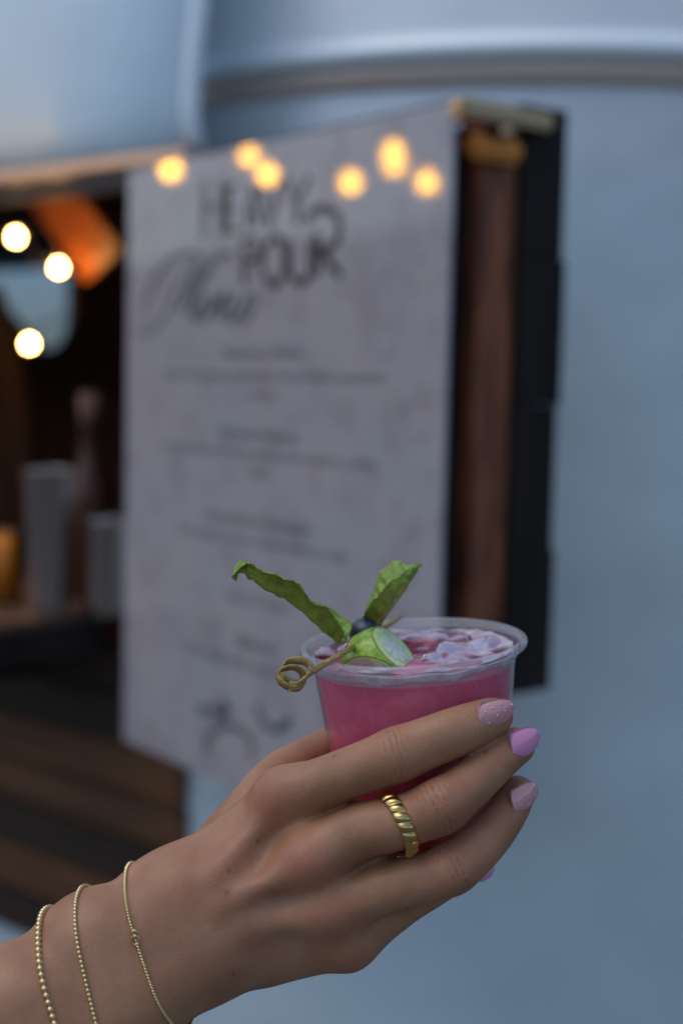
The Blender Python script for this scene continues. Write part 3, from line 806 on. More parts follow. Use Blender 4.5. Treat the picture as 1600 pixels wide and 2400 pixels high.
for c_ in ((605, 1970), (783, 1772), (1136, 1763), (533, 2092), (547, 2283), (536, 2041)):
    q_ = cp(c_[0], c_[1], 1.0); q_ /= np.linalg.norm(q_); h_ = bvh.ray_cast(Vector((0, 0, 0)), V(q_), 2.0)
    if h_[0] is not None: mole = np.maximum(mole, .75 * blob(np.array(h_[0]), .0006))
vein = np.zeros(len(hv))
for ln_ in (((520, 2200), (590, 2150), (660, 2110), (720, 2100)), ((470, 2110), (540, 2085), (600, 2030), (640, 1960)), ((590, 2150), (640, 2185), (720, 2180)), ((360, 2230), (430, 2210), (520, 2200))):
    for pp in catmull(np.array([(*a_, 0) for a_ in ln_], float), 26):
        q_ = cp(pp[0], pp[1], 1.0); q_ /= np.linalg.norm(q_); h_ = bvh.ray_cast(Vector((0, 0, 0)), V(q_), 2.0)
        if h_[0] is not None: vein = np.maximum(vein, blob(np.array(h_[0]), .0014))
for nm, arr in (('vein', vein), ('mole', mole), ('redness', red), ('crease_u', cu_), ('crease_m', cm_)):
    at = person.data.attributes.new(nm, 'FLOAT', 'POINT'); at.data.foreach_set('value', arr.astype(np.float32))
tag(person, 'bare forearm and hand gripping a plastic cup of pink drink, pink nails', 'person')

# fingernails --------------------------------------------------------
def nailmat(name, col, rough=.22, coat=.7):
    return Mat(name, col, rough, Coat_Weight=coat, Coat_Roughness=.06, Subsurface_Weight=.1, Subsurface_Scale=.002).m
N_SHEER = nailmat('nail_sheer', (.74, .37, .37)); N_PINK = nailmat('nail_pink', (.90, .35, .57)); N_DOT = nailmat('nail_dot', (.90, .45, .64))
def nail(base, tip, wpx, zb, zt, label, mat, dots, nmix=0.0, pt=.42):
    """base and tip: photo points of the nail's root and point, following the finger"""
    q0 = cp(*base, 1.0); q0 /= np.linalg.norm(q0)
    h0 = bvh.ray_cast(Vector((0, 0, 0)), V(q0), 2.0)
    B = np.array(h0[0]) if zb is None else cp(*base, zb); Tt = cp(*tip, B[2] + zt)
    d = Tt - B; L = np.linalg.norm(d); d /= L; zb = B[2]
    mid = (B + Tt) / 2
    q = mid - CUPC; rad_ = q - CUPA * np.dot(q, CUPA); rad_ /= np.linalg.norm(rad_)
    n = rad_ * (1 - nmix) + np.array([0, 0, -1.0]) * nmix; n = n - d * np.dot(n, d); n /= np.linalg.norm(n)
    s = np.cross(n, d)
    # seat the root and middle on the skin
    B2 = B - n * .0004
    W = wpx / FPX * zb / 2
    NU, NV = 18, 14
    vs, fs = [], []
    for lay in (0, 1):
        for i in range(NU + 1):
            u = i / NU
            wv = W * min(1.0, math.sqrt(max(0, 1 - ((.30 - u) / .30) ** 2)) if u < .30 else (1 - .05 * ((u - .30) / .12) if u < pt else .95 * math.sqrt(max(0, 1 - ((u - pt) / (1 - pt)) ** 2)) ** 1.1))
            wv = max(wv, 1e-5)
            lift = .00050 + .0012 * sin(pi * u * .9) - .0022 * max(0, u - .6)
            for j in range(NV + 1):
                v = -1 + 2 * j / NV
                x = wv * v
                drop = -(W * 1.02) * (1 - math.sqrt(max(0, 1 - (x / (W * 1.02)) ** 2))) * .72
                vs.append(B2 + d * (u * L) + s * x + n * (lift + drop - (.0006 if lay else 0)))
    m = (NU + 1) * (NV + 1)
    for i in range(NU):
        for j in range(NV):
            a = i * (NV + 1) + j
            fs.append((a, a + 1, a + NV + 2, a + NV + 1)); fs.append((m + a + NV + 1, m + a + NV + 2, m + a + 1, m + a))
    ring = [i * (NV + 1) for i in range(NU + 1)] + [NU * (NV + 1) + j for j in range(1, NV + 1)] + [i * (NV + 1) + NV for i in range(NU - 1, -1, -1)] + list(range(NV - 1, 0, -1))
    for a, b in zip(ring, ring[1:] + ring[:1]): fs.append((a, m + a, m + b, b))
    o = meshobj('fingernail', c2w(np.array(vs)), fs, mat, person, True)
    if label: o['label'] = label
    for (u, v) in dots:
        x = W * v * .9; drop = -(W * 1.02) * (1 - math.sqrt(max(0, 1 - (x / (W * 1.02)) ** 2))) * .72
        lift = .00050 + .0012 * sin(pi * u * .9) - .0022 * max(0, u - .6)
        p = B2 + d * (u * L) + s * x + n * (lift + drop)
        bm = ico((0, 0, 0), .00062, 1)
        for vt in bm.verts:
            q = p + s * vt.co.x + d * vt.co.y + n * vt.co.z * .45; vt.co = V(c2w(q))
        bmobj('dot', bm, N_DOT, o, True)
    return o
nail((1122, 1690), (1206, 1653), 68, None, .0075, 'sheer pink nail with raised pink dots', N_SHEER, [(.20, -.45), (.40, -.55), (.62, -.55), (.22, .45), (.45, .12), (.68, .05), (.93, -.1)], .35)
nail((1201, 1764), (1267, 1720), 78, None, .010, 'solid bright pink nail', N_PINK, [], .1)
nail((1204, 1897), (1262, 1842), 70, None, .009, 'sheer pink nail with raised pink dots', N_SHEER, [(.2, 0), (.4, -.4), (.45, .5), (.75, .35), (.8, -.3)], .1)
nail((1120, 2058), (1160, 2030), 40, .588, .006, None, N_PINK, [], .1)
nail((880, 1700), (925, 1675), 60, .660, .008, None, N_SHEER, [], -.3)

# ------------------------------------------------------------------ jewellery
GOLD = Mat('gold', (.70, .48, .18), .20, Metallic=1.0).m
GOLDP = Mat('gold_pale', (.84, .66, .34), .14, Metallic=1.0).m
# twisted ring on the middle finger
rc, rr_ = cp(931, 1932, .5515), .0112
dimg = np.array([.925, .38, .0]); N_ = dimg + np.array([0, 0, .30]); N_ /= np.linalg.norm(N_)
e1 = np.array([0, 0, -1.0]) - N_ * np.dot([0, 0, -1.0], N_); e1 /= np.linalg.norm(e1); e2 = np.cross(N_, e1)
vs, fs = [], []
NA, NB, LOB = 360, 20, 19
for i in range(NA):
    a = 2 * pi * i / NA
    for j in range(NB):
        b = 2 * pi * j / NB
        g = abs(cos((LOB * a + 1.6 * cos(b) * 1.0 + 1.0 * b * 0) / 2)) ** .55
        k = .62 + .38 * g
        wv, tv = .0031 * (.86 + .14 * g), .0017 * (k * 1.5 - .5)
        vs.append(rc + (e1 * cos(a) + e2 * sin(a)) * (rr_ + .0006 + tv * sin(b)) + N_ * wv * cos(b))
for i in range(NA):
    for j in range(NB):
        a, b = i * NB, ((i + 1) % NA) * NB; l = (j + 1) % NB
        fs.append((a + j, b + j, b + l, a + l))
tag(meshobj('finger_ring', c2w(np.array(vs)), fs, GOLD, None, True), 'chunky twisted gold ring on the middle finger', 'ring')
def surf(px, py):
    q = cp(px, py, 1.0); q /= np.linalg.norm(q)
    h_ = bvh.ray_cast(Vector((0, 0, 0)), V(q), 2.0); return np.array(h_[0])
def arm_loop(pts, n, off):
    H = np.array([surf(*p) for p in pts]); c0 = H.mean(0)
    axis = f1u[0] + f1l[0] - wr_u[0] - wr_l[0]; axis /= np.linalg.norm(axis)
    ch_ = H[-1] - H[0]; A = np.array([-ch_[1], ch_[0], 0.0]); A /= np.linalg.norm(A)
    A = A if np.dot(A, axis) > 0 else -A
    A = A + np.array([0, 0, .05]); A /= np.linalg.norm(A)
    ctr0 = (wr_u[0] + wr_l[0]) / 2
    ctr = ctr0 + axis * (np.dot(c0 - ctr0, A) / np.dot(axis, A))
    q1 = np.array([0, 0, -1.0]) - A * np.dot([0, 0, -1.0], A); q1 /= np.linalg.norm(q1); q2 = np.cross(A, q1)
    out = []
    for i in range(360):
        a = 2 * pi * i / 360; d = q1 * cos(a) + q2 * sin(a)
        h_ = bvh.ray_cast(V(ctr), V(d), .08)
        out.append(np.array(h_[0]) + d * off if h_[0] is not None else ctr + d * .03)
    out = np.array(out)
    sg = np.linalg.norm(np.roll(out, -1, 0) - out, axis=1); cs = np.concatenate([[0], np.cumsum(sg)])
    tt = np.linspace(0, cs[-1], n, endpoint=False); o2 = np.vstack([out, out[:1]])
    return np.stack([np.interp(tt, cs, o2[:, k]) for k in range(3)], 1), cs[-1]
def beads(pts, dia, label):
    lp, Ln = arm_loop(pts, 10, dia * .46); n = int(Ln / (dia * 1.0)); lp, _ = arm_loop(pts, n, dia * .46)
    e = empty('bracelet', label, 'bracelet', 'gold bracelets on the wrist')
    bm = bmesh.new(); bmesh.ops.create_uvsphere(bm, u_segments=12, v_segments=8, radius=dia * .5)
    me = bpy.data.meshes.new('bead'); bm.to_mesh(me); bm.free(); me.polygons.foreach_set('use_smooth', [True] * len(me.polygons)); me.materials.append(GOLDP)
    W = c2w(lp)
    for i in range(n):
        o = bpy.data.objects.new('bead', me); COL.objects.link(o); o.parent = e; o.location = V(W[i])
    vs, fs = tube(W, dia * .16, 6, True); meshobj('cord', vs, fs, GOLD, e, True)
beads([(92, 2206), (88, 2232), (93, 2256), (99, 2282), (106, 2302), (115, 2331), (123, 2360), (134, 2391)], .00255, 'gold bead bracelet of larger beads, highest on the forearm')
beads([(178, 2156), (177, 2175), (180, 2197), (184, 2230), (192, 2257), (201, 2293), (212, 2324), (219, 2360), (229, 2391)], .00172, 'gold bead bracelet of tiny beads, middle of three bracelets')
ch = empty('bracelet', 'thin twisted gold chain bracelet with clasp, nearest the hand', 'bracelet', 'gold bracelets on the wrist')
cpts = [(285, 2082), (290, 2098), (296, 2123), (304, 2159), (313, 2188), (328, 2219), (344, 2253), (362, 2288), (377, 2333), (391, 2373), (397, 2395)]
lp, Ln = arm_loop(cpts, 900, .0008)
for s_ in (0, pi):
    out = []
    for i in range(900):
        t = lp[(i + 1) % 900] - lp[i - 1]; t /= np.linalg.norm(t); u = np.cross(t, [.2, .3, 1]); u /= np.linalg.norm(u); w_ = np.cross(t, u)
        ang = 2 * pi * i / 900 * round(Ln / .0024) + s_
        out.append(lp[i] + (u * cos(ang) + w_ * sin(ang)) * .00050)
    vs, fs = tube(c2w(np.array(out)), .00036, 6, True); meshobj('strand', vs, fs, GOLDP, ch, True)
cl = surf(318, 2204); nh = -cl / np.linalg.norm(cl); cl = cl + nh * .0012
for (dx, dy, r_) in ((0, 0, .0017), (-.0004, .0026, .0011)):
    pts = [cl + np.array([dx, dy, 0]) + np.array([cos(a) * r_ * .8, sin(a) * r_, 0]) for a in np.linspace(0, 2 * pi, 20, endpoint=False)]
    vs, fs = tube(c2w(np.array(pts)), .00042, 6, True); meshobj('clasp_ring', vs, fs, GOLDP, ch, True)

# ------------------------------------------------------------------ cup, drink and garnish
pm = bpy.data.materials.new('clear_plastic'); pm.use_nodes = True
pn, pl = pm.node_tree.nodes, pm.node_tree.links
pn.remove(pn['Principled BSDF'])
tr = pn.new('ShaderNodeBsdfTransparent'); tr.inputs[0].default_value = (.965, .97, .975, 1)
gs = pn.new('ShaderNodeBsdfGlossy'); gs.inputs['Roughness'].default_value = .04
df = pn.new('ShaderNodeBsdfDiffuse'); df.inputs[0].default_value = (.8, .82, .86, 1)
geo = pn.new('ShaderNodeNewGeometry')
dt = pn.new('ShaderNodeVectorMath'); dt.operation = 'DOT_PRODUCT'; pl.new(geo.outputs['Normal'], dt.inputs[0]); pl.new(geo.outputs['Incoming'], dt.inputs[1])
def mnode(op, a, b):
    n_ = pn.new('ShaderNodeMath'); n_.operation = op
    for i_, x_ in enumerate((a, b)):
        if x_ is None: continue
        if isinstance(x_, (int, float)): n_.inputs[i_].default_value = x_
        else: pl.new(x_, n_.inputs[i_])
    return n_.outputs[0]
fr = mnode('MULTIPLY_ADD', mnode('POWER', mnode('SUBTRACT', 1.0, mnode('ABSOLUTE', dt.outputs['Value'], None)), 5.0), .80)
fr.node.inputs[2].default_value = .035
mx1 = pn.new('ShaderNodeMixShader'); mx1.inputs[0].default_value = .035; pl.new(tr.outputs[0], mx1.inputs[1]); pl.new(df.outputs[0], mx1.inputs[2])
mx2 = pn.new('ShaderNodeMixShader'); pl.new(fr, mx2.inputs[0]); pl.new(mx1.outputs[0], mx2.inputs[1]); pl.new(gs.outputs[0], mx2.inputs[2])
pl.new(mx2.outputs[0], pn['Material Output'].inputs[0])
axw = (c2w(CUPA) - c2w(np.zeros(3))); cw = c2w(CUPC)
exw = c2w(ex_) - c2w(np.zeros(3))
R0 = RT0
prof = [(R0 - TAPER * CUPH - .006, -CUPH + .002), (R0 - TAPER * CUPH - .003, -CUPH), (R0 - TAPER * CUPH - .0005, -CUPH + .001)]
for t in np.linspace(CUPH - .004, .0085, 16): prof.append((R0 - TAPER * t, -t))
prof += [(R0 - TAPER * .0070, -.0070), (R0 + .0004, -.0055), (R0 + .0006, -.0015)]
for a in np.linspace(pi, -pi * .65, 14): prof.append((R0 + .0026 + .0020 * cos(a), -.0006 + .0020 * sin(a)))
vs, fs = lathe([(.0001, -CUPH + .002)] + prof, 128, cw, axw, exw)
pm2 = pm.copy(); pm2.name = 'rim_plastic'
for nd in pm2.node_tree.nodes:
    if nd.type == 'MIX_SHADER' and not nd.inputs[0].is_linked: nd.inputs[0].default_value = .22
    if nd.type == 'BSDF_GLOSSY': nd.inputs['Roughness'].default_value = .16
cup = tag(meshobj('plastic_cup', vs, fs, pm, None, True), 'clear plastic cup of pink drink held in the hand', 'cup')
cup.data.materials.append(pm2)
m_ = len(prof) + 1
for k_, p_ in enumerate(cup.data.polygons):
    if (k_ % (m_ - 1)) >= m_ - 18: p_.material_index = 1
# drink
LV = .0058                                     # level below the rim
lm = Mat('pink_drink', (.5, .1, .2), .12, Subsurface_Weight=.8, Subsurface_Scale=.020, Specular_IOR_Level=.4)
lm.set('Subsurface Radius', (1.0, .35, .45))
hat = lm.attr('depth').outputs['Fac']
hn = lm.math('ADD', hat, lm.math('MULTIPLY', lm.math('SUBTRACT', lm.noise(55, 4), .5), .75))
lc = lm.ramp(hn, [(.05, (.74, .125, .250)), (.40, (.72, .060, .150)), (.72, (.58, .020, .050)), (1.0, (.62, .004, .016))])
fz = lm.ramp(lm.noise(420, 5, lm.coord((1, 1, .45)), .75), [(.58, (0, 0, 0)), (.80, (.45, .45, .45))])
lp_ = lm.ramp(lm.noise(62, 3, lm.coord((1, 1, 1.2)), .55), [(.50, (0, 0, 0)), (.68, (.30, .30, .30))])
lc = lm.mix(lp_, lc, (.70, .34, .40))
lm.base(lm.mix(fz, lc, (.72, .46, .54)))
prof = [(.0001, -CUPH + .0028)]
ts = np.linspace(CUPH - .0030, LV, 26)
for t in ts: prof.append((cup_r(t) - .0007, -t))
prof.append((.0001, -LV))
vs, fs = lathe(prof, 96, cw, axw, exw)
drink = tag(meshobj('pink_drink', vs, fs, lm.m, None, True), 'cloudy pink drink turning red at the bottom of the cup', 'drink')
dep = []
for i in range(96):
    for (r_, h_) in prof: dep.append((-h_ - LV) / (CUPH - LV))
at = drink.data.attributes.new('depth', 'FLOAT', 'POINT'); at.data.foreach_set('value', dep)
# ice
im = Mat('tinted_ice', (.62, .26, .40), .05, Transmission_Weight=.62, IOR=1.31, Coat_Weight=.5, Coat_Roughness=.08)
im.base(im.ramp(im.noise(90, 3), [(.35, (.46, .10, .17)), (.65, (.66, .28, .36))]))
im.bump(im.noise(120, 2), .3, .002)
icel = [(990, 1490, 19.0, .0, 'largest ice lump in the drink, beside the lime wedge'), (1062, 1530, 12.5, .6, 'ice lump at the near rim right of the lime wedge'), (1148, 1518, 12.5, 1.1, 'ice lump close to the right side of the cup'),
        (1008, 1549, 9.0, .3, 'small ice lump pressed to the near rim'), (1035, 1465, 12.5, .9, 'pale ice lump toward the back of the cup'), (752, 1518, 12, .4, 'ice lump at the left end of the cup'), (1068, 1505, 9.5, .2, 'small flat ice lump in the middle of the foam')]
icec = []
for k, (px, py, hs, rot, lab) in enumerate(icel):
    # on the drink surface
    q = cp(px, py, 1.0); pl0 = CUPC - CUPA * (LV + .001)
    t = np.dot(pl0, CUPA) / np.dot(q, CUPA); p = q * t
    a = hs / 2 / 1000 * 1.6
    rd = p - CUPC; rd = rd - CUPA * np.dot(rd, CUPA); rl = np.linalg.norm(rd); lim = RT0 - .002 - a * .85
    if rl > lim: p = p - rd / rl * (rl - lim)
    p = p - CUPA * (a * .46); icec.append((p, a))
    bm = bmesh.new(); bmesh.ops.create_icosphere(bm, subdivisions=4, radius=a)
    R = Matrix.Rotation(rot * 1.3 + k, 3, 'Z') @ Matrix.Rotation(.25 + .2 * rot, 3, 'X') @ Matrix.Rotation(k * .2, 3, 'Y')
    for v in bm.verts:
        d = v.co.normalized(); m4 = (abs(d.x) ** 4.0 + abs(d.y) ** 4.0 + abs(d.z) ** 4.0) ** (-1 / 4.0)   # melted cube
        c_ = d * a * m4 * .86 * (1 + .10 * mnoise.noise(d * 2.2 + Vector((k * 9, 0, 0))) + .03 * mnoise.noise(d * 6 + Vector((0, k * 7, 0))))
        c_ = R @ c_; c_ = Vector((c_.x * 1.15, c_.y * 1.15, c_.z * .9))
        v.co = V(c2w(p + ex_ * c_.x + ez_ * c_.y + CUPA * c_.z))
    tag(bmobj('ice_cube', bm, im.m, None, True), lab, 'ice cube', 'ice lumps in the drink')
# foam: a bubbly skin with holes, and the collar it leaves inside the wall
fm = Mat('foam', (.74, .68, .76), .55, Subsurface_Weight=.3, Subsurface_Scale=.003)
fm.base(fm.ramp(fm.noise(140, 4), [(.35, (.46, .30, .40)), (.6, (.60, .55, .60))]))
fm.bump(fm.noise(700, 3), .4, .0005)
ft = fm.new('BsdfTransparent'); fx = fm.new('MixShader')
dn_ = fm.math('ADD', fm.attr('dens').outputs['Fac'], fm.math('MULTIPLY', fm.math('SUBTRACT', fm.noise(380, 4), .5), .7))
fm.l(fm.ramp(dn_, [(.10, (0, 0, 0)), (.85, (1, 1, 1))]), fx.inputs[0])
fm.l(ft.outputs[0], fx.inputs[1]); fm.l(fm.b.outputs[0], fx.inputs[2]); fm.l(fx.outputs[0], fm.n['Material Output'].inputs[0])
vs, fs, fden = [], [], []
NR, NA = 60, 220
def foam_ok(r, a):
    p = Vector((r * cos(a), r * sin(a), 0)) * 48
    n = mnoise.noise(p + Vector((3.1, 1.7, 0))) + .5 * mnoise.noise(p * 2.3 + Vector((9, 4, 0)))
    edge = max(0, (r / cup_r(LV) - .80)) * 2.2
    bias = .25 * cos(a + .7)                   # thicker toward the back right
    ice_ = min((np.linalg.norm(cupp(-a, r, LV) - (pc + CUPA * (pa * .46))) / (pa * 1.05) for pc, pa in icec), default=9)
    return n * .8 + edge + bias + .02 - .9 * max(0, 1.12 - ice_)
for i in range(NR + 1):
    for j in range(NA):
        r = (cup_r(LV) - .0008) * i / NR; a = 2 * pi * j / NA
        p = Vector((r * cos(a), r * sin(a), 0))
        hgt = .0009 + .0011 * (mnoise.noise(p * 160) + .6) + .0016 * max(0, i / NR - .85) / .15
        fd = foam_ok(r, a); fden.append(min(1.0, max(0, fd / .35)))
        vs.append(cupp(-a, r, LV - hgt * min(1, .35 + max(0, fd) * 2)))
for i in range(NR):
    for j in range(NA):
        r = (cup_r(LV)) * (i + .5) / NR; a = 2 * pi * (j + .5) / NA
        if foam_ok(r, a) > -.04:
            l = (j + 1) % NA; fs.append((i * NA + j, i * NA + l, (i + 1) * NA + l, (i + 1) * NA + j))
fo = meshobj('foam', c2w(np.array(vs)), fs, fm.m, None, True)
at = fo.data.attributes.new('dens', 'FLOAT', 'POINT'); at.data.foreach_set('value', fden)
tag(fo, 'white foam floating in patches on the pink drink', 'foam', kind='stuff')
vs, fs, fden = [], [], []
NA2, NT = 220, 10
for j in range(NA2):
    a = 2 * pi * j / NA2
    p = Vector((cos(a), sin(a), 0))
    low = .0026 + .0036 * mnoise.noise(p * 2.2 + Vector((5, 0, 0))) + .0012 * mnoise.noise(p * 9) + .0008 * sin(2 * a + 1)
    up = .0022 + .0012 * mnoise.noise(p * 3 + Vector((0, 8, 0)))
    for k in range(NT + 1):
        t = LV - up + (low + up) * k / NT
        ed = 1 - abs(2 * k / NT - 1) ** 3; fden.append(1.0 if k < 5 else max(0, (NT - k) / (NT - 5.0)))
        vs.append(cupp(-a, cup_r(t) - .00062 + .00022 * ed - (.0006 if k in (0, NT) else 0), t))
for j in range(NA2):
    l = (j + 1) % NA2
    for k in range(NT): fs.append((j * (NT + 1) + k, l * (NT + 1) + k, l * (NT + 1) + k + 1, j * (NT + 1) + k + 1))
fc_ = meshobj('foam_collar', c2w(np.array(vs)), fs, fm.m, None, True)
at = fc_.data.attributes.new('dens', 'FLOAT', 'POINT'); at.data.foreach_set('value', fden)
tag(fc_, 'white foam line clinging round the inside of the cup', 'foam', kind='stuff')

# garnish. second close-up: origin (530,1290), scale 3.336
def Zp(x, y, z): return cp(530 + x / 3.336, 1290 + y / 3.336, z)
# lime wedge: half slice with rind, pith and flesh
LW = empty('lime_wedge', 'green lime wedge lying on the near rim of the drink', 'lime wedge')
rind = Mat('lime_rind', (.17, .30, .02), .32, Coat_Weight=.25)
rind.base(rind.ramp(rind.noise(420, 2), [(.36, (.17, .34, .010)), (.68, (.38, .55, .030))])); rind.bump(rind.noise(900, 2), .4, .0003)
pith = Mat('lime_pith', (.72, .78, .50), .5, Subsurface_Weight=.3, Subsurface_Scale=.003)
pith.base(pith.ramp(pith.noise(300, 3), [(.35, (.60, .78, .28)), (.65, (.80, .91, .50))]))
flesh = Mat('lime_flesh', (.70, .74, .55), .28, Subsurface_Weight=.4, Subsurface_Scale=.004, Coat_Weight=.5)
flesh.base(flesh.ramp(flesh.noise(260, 4), [(.30, (.70, .76, .56)), (.70, (.80, .86, .68))]))
flesh2 = Mat('lime_flesh_stained', (.66, .56, .44), .35, Subsurface_Weight=.3, Subsurface_Scale=.004, Coat_Weight=.4)
flesh2.base(flesh2.ramp(flesh2.noise(200, 4), [(.3, (.58, .46, .36)), (.7, (.72, .68, .46))]))
LC, LR = cp(886, 1556, .600), .0158            # an end piece of a lime: ball cut by two planes
N1 = np.array([.635, .68, -.36]); N1 /= np.linalg.norm(N1)
N2 = np.array([-.30, -.66, -.69]); N2 /= np.linalg.norm(N2)
F1 = LC + N1 * .0100; F2 = LC + N2 * .0082
bm = bmesh.new(); bmesh.ops.create_uvsphere(bm, u_segments=56, v_segments=36, radius=LR)
for v in bm.verts:
    q = np.array(v.co); q = q * (1 + .012 * mnoise.noise(Vector(q) * 300)); v.co = V(LC + q)
for P_, N_q in ((F1, N1), (F2, N2)):
    bmesh.ops.bisect_plane(bm, geom=bm.verts[:] + bm.edges[:] + bm.faces[:], plane_co=V(P_), plane_no=V(N_q), clear_outer=True)
for v in bm.verts: v.co = V(c2w(np.array(v.co)))
bmobj('rind', bm, rind.m, LW, True)
def cut_face(P_, N_q, Po, No, name, mat, k, lift, sector=None):
    """disc where plane P_ cuts the ball, clipped by the other plane"""
    h_ = np.dot(P_ - LC, N_q); r_ = math.sqrt(LR ** 2 - h_ ** 2) * k
    u_ = np.cross(N_q, [0, 0, 1.0]); u_ /= np.linalg.norm(u_); w_ = np.cross(N_q, u_)
    cen = LC + N_q * (h_ + lift)
    bm = bmesh.new(); rings = [0, .25, .5, .75, .92, 1.0]; n_ = 48
    a0, a1 = sector or (0, 2 * pi)
    vv = []
    for rg in rings:
        row = []
        for i_ in range(n_ + 1):
            a = a0 + (a1 - a0) * i_ / n_
            p = cen + (u_ * cos(a) + w_ * sin(a)) * r_ * max(rg, .02) + N_q * (.0003 * (1 - rg ** 4) * (1 if k < .9 else 0))
            row.append(bm.verts.new(V(p)))
        vv.append(row)
    for i_ in range(len(rings) - 1):
        for j_ in range(n_): bm.faces.new((vv[i_][j_], vv[i_][j_ + 1], vv[i_ + 1][j_ + 1], vv[i_ + 1][j_]))
    bmesh.ops.bisect_plane(bm, geom=bm.verts[:] + bm.edges[:] + bm.faces[:], plane_co=V(Po), plane_no=V(No), clear_outer=True)
    for v in bm.verts: v.co = V(c2w(np.array(v.co)))
    return bmobj(name, bm, mat, LW, True)
cut_face(F1, N1, F2, N2, 'rind_edge', rind.m, .999, .00002)
cut_face(F1, N1, F2, N2, 'pith', pith.m, .93, .00012)
for i in range(8): cut_face(F1, N1, F2, N2, 'segment', flesh.m, .60, .0003, (i * pi / 4 + .03, (i + 1) * pi / 4 - .03))
cut_face(F2, N2, F1, N1, 'rind_edge', rind.m, .999, .00002)
cut_face(F2, N2, F1, N1, 'pith', pith.m, .96, .00012)
for i in range(5): cut_face(F2, N2, F1, N1, 'segment', flesh2.m, .86, .0004, (i * 2 * pi / 5 + .04, (i + 1) * 2 * pi / 5 - .04))
# blueberry
bb = Mat('blueberry_skin', (.018, .026, .055), .38, Coat_Weight=.2)
bb.base(bb.ramp(bb.noise(160, 3), [(.4, (.010, .014, .032)), (.7, (.05, .075, .12))]))
be = empty('blueberry', 'dark blueberry on the pick just behind the lime wedge', 'blueberry')
bc_ = Zp(1085, 652, .604)
vs, fs = lathe([(.0001, -.0066), (.0035, -.0058), (.0060, -.0034), (.0072, 0), (.0064, .0034), (.0042, .0056), (.0030, .0061), (.0020, .0054), (.0001, .0050)], 28, c2w(bc_), c2w(np.array([-.75, -.35, -.2])) - c2w(np.zeros(3)))
meshobj('berry', vs, fs, bb.m, be, True)
# bamboo pick
bam = Mat('bamboo', (.42, .30, .10), .5)
bam.base(bam.ramp(bam.noise(1.0, 4, bam.coord((200, 200, 1500))), [(.35, (.24, .155, .035)), (.65, (.50, .37, .13))]))
pk = empty('cocktail_pick', 'bamboo cocktail pick with looped knot resting over the cup rim', 'cocktail pick')
a_ = Zp(610, 985, .556); b_ = Zp(955, 775, .586); c_ = Zp(1085, 690, .612); d_ = Zp(1380, 508, .645)
vs, fs = tube(c2w(catmull([a_, b_, c_, d_], 20)), [.0013] * 18 + [.0010, .0006], 10); meshobj('shaft', vs, fs, bam.m, pk, True)
def ribbon(pts, wid, th, nm, wdir):
    P = catmull(pts, 44); vs, fs = [], []
    for i in range(len(P)):
        t = P[min(i + 1, 43)] - P[max(i - 1, 0)]; t /= np.linalg.norm(t)
        wd = np.array(wdir, float); wd = wd - t * np.dot(wd, t); wd /= np.linalg.norm(wd); nn = np.cross(t, wd)
        for (p, q) in ((-1, -1), (1, -1), (1, 1), (-1, 1)): vs.append(P[i] + wd * wid / 2 * p + nn * th / 2 * q)
    for i in range(len(P) - 1):
        for k in range(4): l = (k + 1) % 4; fs.append((i * 4 + k, i * 4 + l, i * 4 + 4 + l, i * 4 + 4 + k))
    fs.append((3, 2, 1, 0)); e_ = (len(P) - 1) * 4; fs.append((e_, e_ + 1, e_ + 2, e_ + 3))
    return meshobj(nm, c2w(np.array(vs)), fs, bam.m, pk, True)
K = lambda x, y, z: Zp(x, y, z)
ribbon([K(640, 960, .556), K(650, 900, .557), K(600, 865, .558), K(520, 862, .559), K(460, 885, .558), K(430, 940, .556), K(450, 1000, .554), K(520, 1040, .552), K(590, 1030, .552), K(620, 985, .554)], .0034, .0007, 'loop', (.35, .8, -.5))
ribbon([K(600, 1000, .553), K(590, 950, .552), K(530, 915, .551), K(460, 925, .551), K(405, 965, .551), K(430, 1030, .550), K(500, 1075, .550), K(580, 1080, .551), K(612, 1030, .553)], .0030, .0007, 'loop', (.5, .6, -.6))
ribbon([K(500, 1060, .551), K(560, 1058, .550), K(610, 1010, .550), K(640, 975, .553)], .0040, .0009, 'wrap', (.4, .8, -.4))
vs, fs = tube(c2w(np.array([K(530, 1070, .551), K(505, 1085, .550), K(482, 1106, .549)])), [.0006, .0005, .0003], 6); meshobj('splinter', vs, fs, bam.m, pk, True)
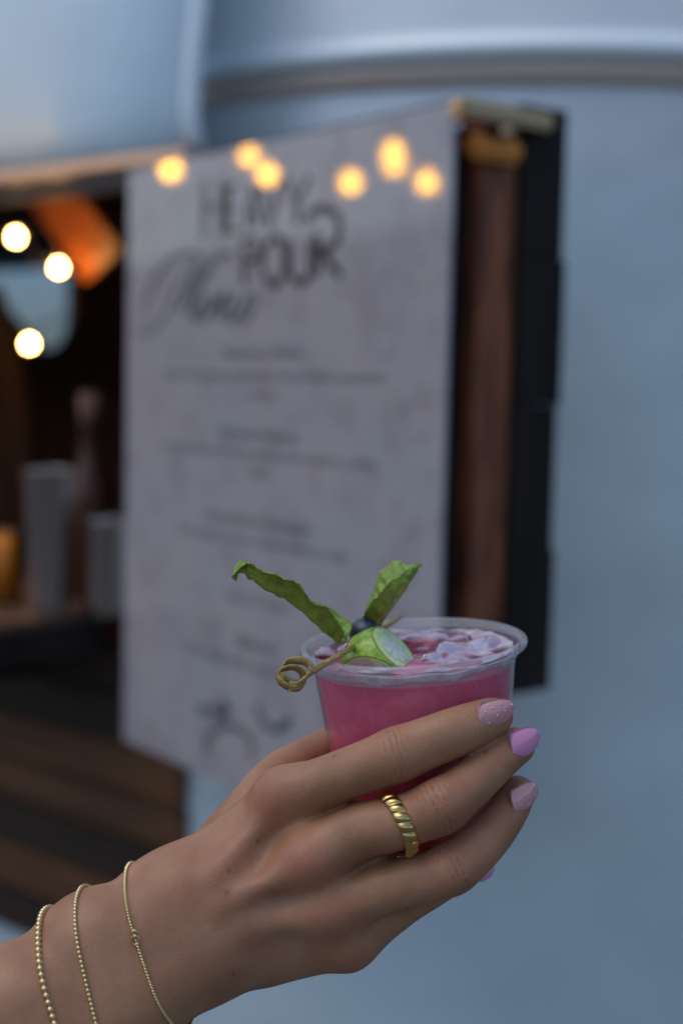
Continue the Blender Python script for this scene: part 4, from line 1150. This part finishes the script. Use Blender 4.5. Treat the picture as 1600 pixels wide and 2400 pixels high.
# mint leaves
mint = Mat('mint_leaf', (.10, .20, .02), .42, Subsurface_Weight=.15, Subsurface_Scale=.002, Coat_Weight=.15)
mt = mint.noise(150, 4)
lv_ = mint.attr('vein').outputs['Fac']
cg = mint.ramp(mt, [(.3, (.12, .25, .018)), (.7, (.32, .46, .05))])
mint.base(mint.mix(mint.math('MULTIPLY', lv_, .5), cg, (.26, .36, .07)))
b1 = mint.bump(mint.noise(330, 4), .7, .0013)
mint.bump(lv_, -.8, .0016, b1)
def leaf(name, mid, ea, eb, label, ruf=.0008, seed=0):
    n = 60; m = 12
    Mi, A, B = catmull(mid, n), catmull(ea, n), catmull(eb, n)
    vs, fs, vn = [], [], []
    nrm = np.cross(A[n // 2] - Mi[n // 2], Mi[-1] - Mi[0]); nrm /= np.linalg.norm(nrm)
    for i in range(n):
        for j in range(-m, m + 1):
            t = abs(j) / m; e = A if j >= 0 else B
            p = Mi[i] * (1 - t) + e[i] * t
            q = e[i] - Mi[i]; L = np.linalg.norm(q)
            nn = np.cross(q, Mi[min(i + 1, n - 1)] - Mi[max(i - 1, 0)]); nl = np.linalg.norm(nn); nn = nn / nl if nl > 1e-12 else nrm
            s_ = i / (n - 1)
            ven = abs(((s_ * 9 - t * .9 * 1.0) % 1.0) - .5) * 2      # side veins sweep forward
            vein = max(0, ven - .86) / .14 * (1 if t > .03 else 0); vein = max(vein, 1 if t < .06 else 0)
            puff = L * .10 * sin(pi * t) + ruf * 2.2 * (t ** 1.5) * mnoise.noise(Vector((s_ * 6 + seed, 3 if j > 0 else 7, t))) + ruf * 1.3 * mnoise.noise(Vector((s_ * 13 + seed, t * 5 * (1 if j >= 0 else -1), 0))) + .0011 * (1 - ven) * sin(pi * min(1, t * 1.1))
            tooth = .0009 * (t > .9) * (((s_ * 22) % 1) - .5)
            vs.append(p + nn * puff + (q / (L + 1e-9)) * tooth); vn.append(vein * .8)
    W_ = 2 * m + 1
    for i in range(n - 1):
        for j in range(W_ - 1):
            a = i * W_ + j; fs.append((a, a + 1, a + W_ + 1, a + W_))
    o = meshobj(name, c2w(np.array(vs)), fs, mint.m, None, True)
    at = o.data.attributes.new('vein', 'FLOAT', 'POINT'); at.data.foreach_set('value', vn)
    md = o.modifiers.new('thick', 'SOLIDIFY'); md.thickness = .0004
    return tag(o, label, 'mint leaf', 'mint leaves in the drink')
leaf('mint_leaf',
     [Zp(880, 730, .590), Zp(800, 668, .588), Zp(690, 570, .586), Zp(560, 458, .584), Zp(420, 355, .582), Zp(290, 285, .581), Zp(180, 200, .580), Zp(100, 170, .580), Zp(62, 225, .578)],
     [Zp(930, 695, .586), Zp(900, 590, .580), Zp(790, 480, .577), Zp(650, 390, .575), Zp(560, 255, .573), Zp(430, 205, .573), Zp(270, 165, .575), Zp(170, 85, .577), Zp(60, 200, .577)],
     [Zp(950, 690, .596), Zp(965, 580, .604), Zp(860, 490, .606), Zp(720, 405, .604), Zp(590, 330, .600), Zp(430, 240, .597), Zp(260, 180, .592), Zp(130, 95, .588), Zp(70, 240, .579)],
     'long bright mint leaf leaning out over the left of the cup', .0009, 1.0)
leaf('mint_leaf',
     [Zp(1150, 720, .622), Zp(1205, 590, .618), Zp(1260, 500, .612), Zp(1330, 405, .606), Zp(1400, 300, .600), Zp(1450, 215, .600), Zp(1490, 150, .600), Zp(1510, 100, .600)],
     [Zp(1060, 700, .618), Zp(1050, 570, .612), Zp(1090, 460, .602), Zp(1180, 360, .589), Zp(1240, 280, .589), Zp(1330, 200, .591), Zp(1430, 140, .595), Zp(1508, 102, .599)],
     [Zp(1070, 700, .628), Zp(1085, 560, .628), Zp(1120, 400, .624), Zp(1155, 260, .624), Zp(1210, 160, .622), Zp(1320, 80, .618), Zp(1410, 110, .610), Zp(1505, 104, .601)],
     'folded upright mint leaf standing behind the blueberry', .0007, 4.0)
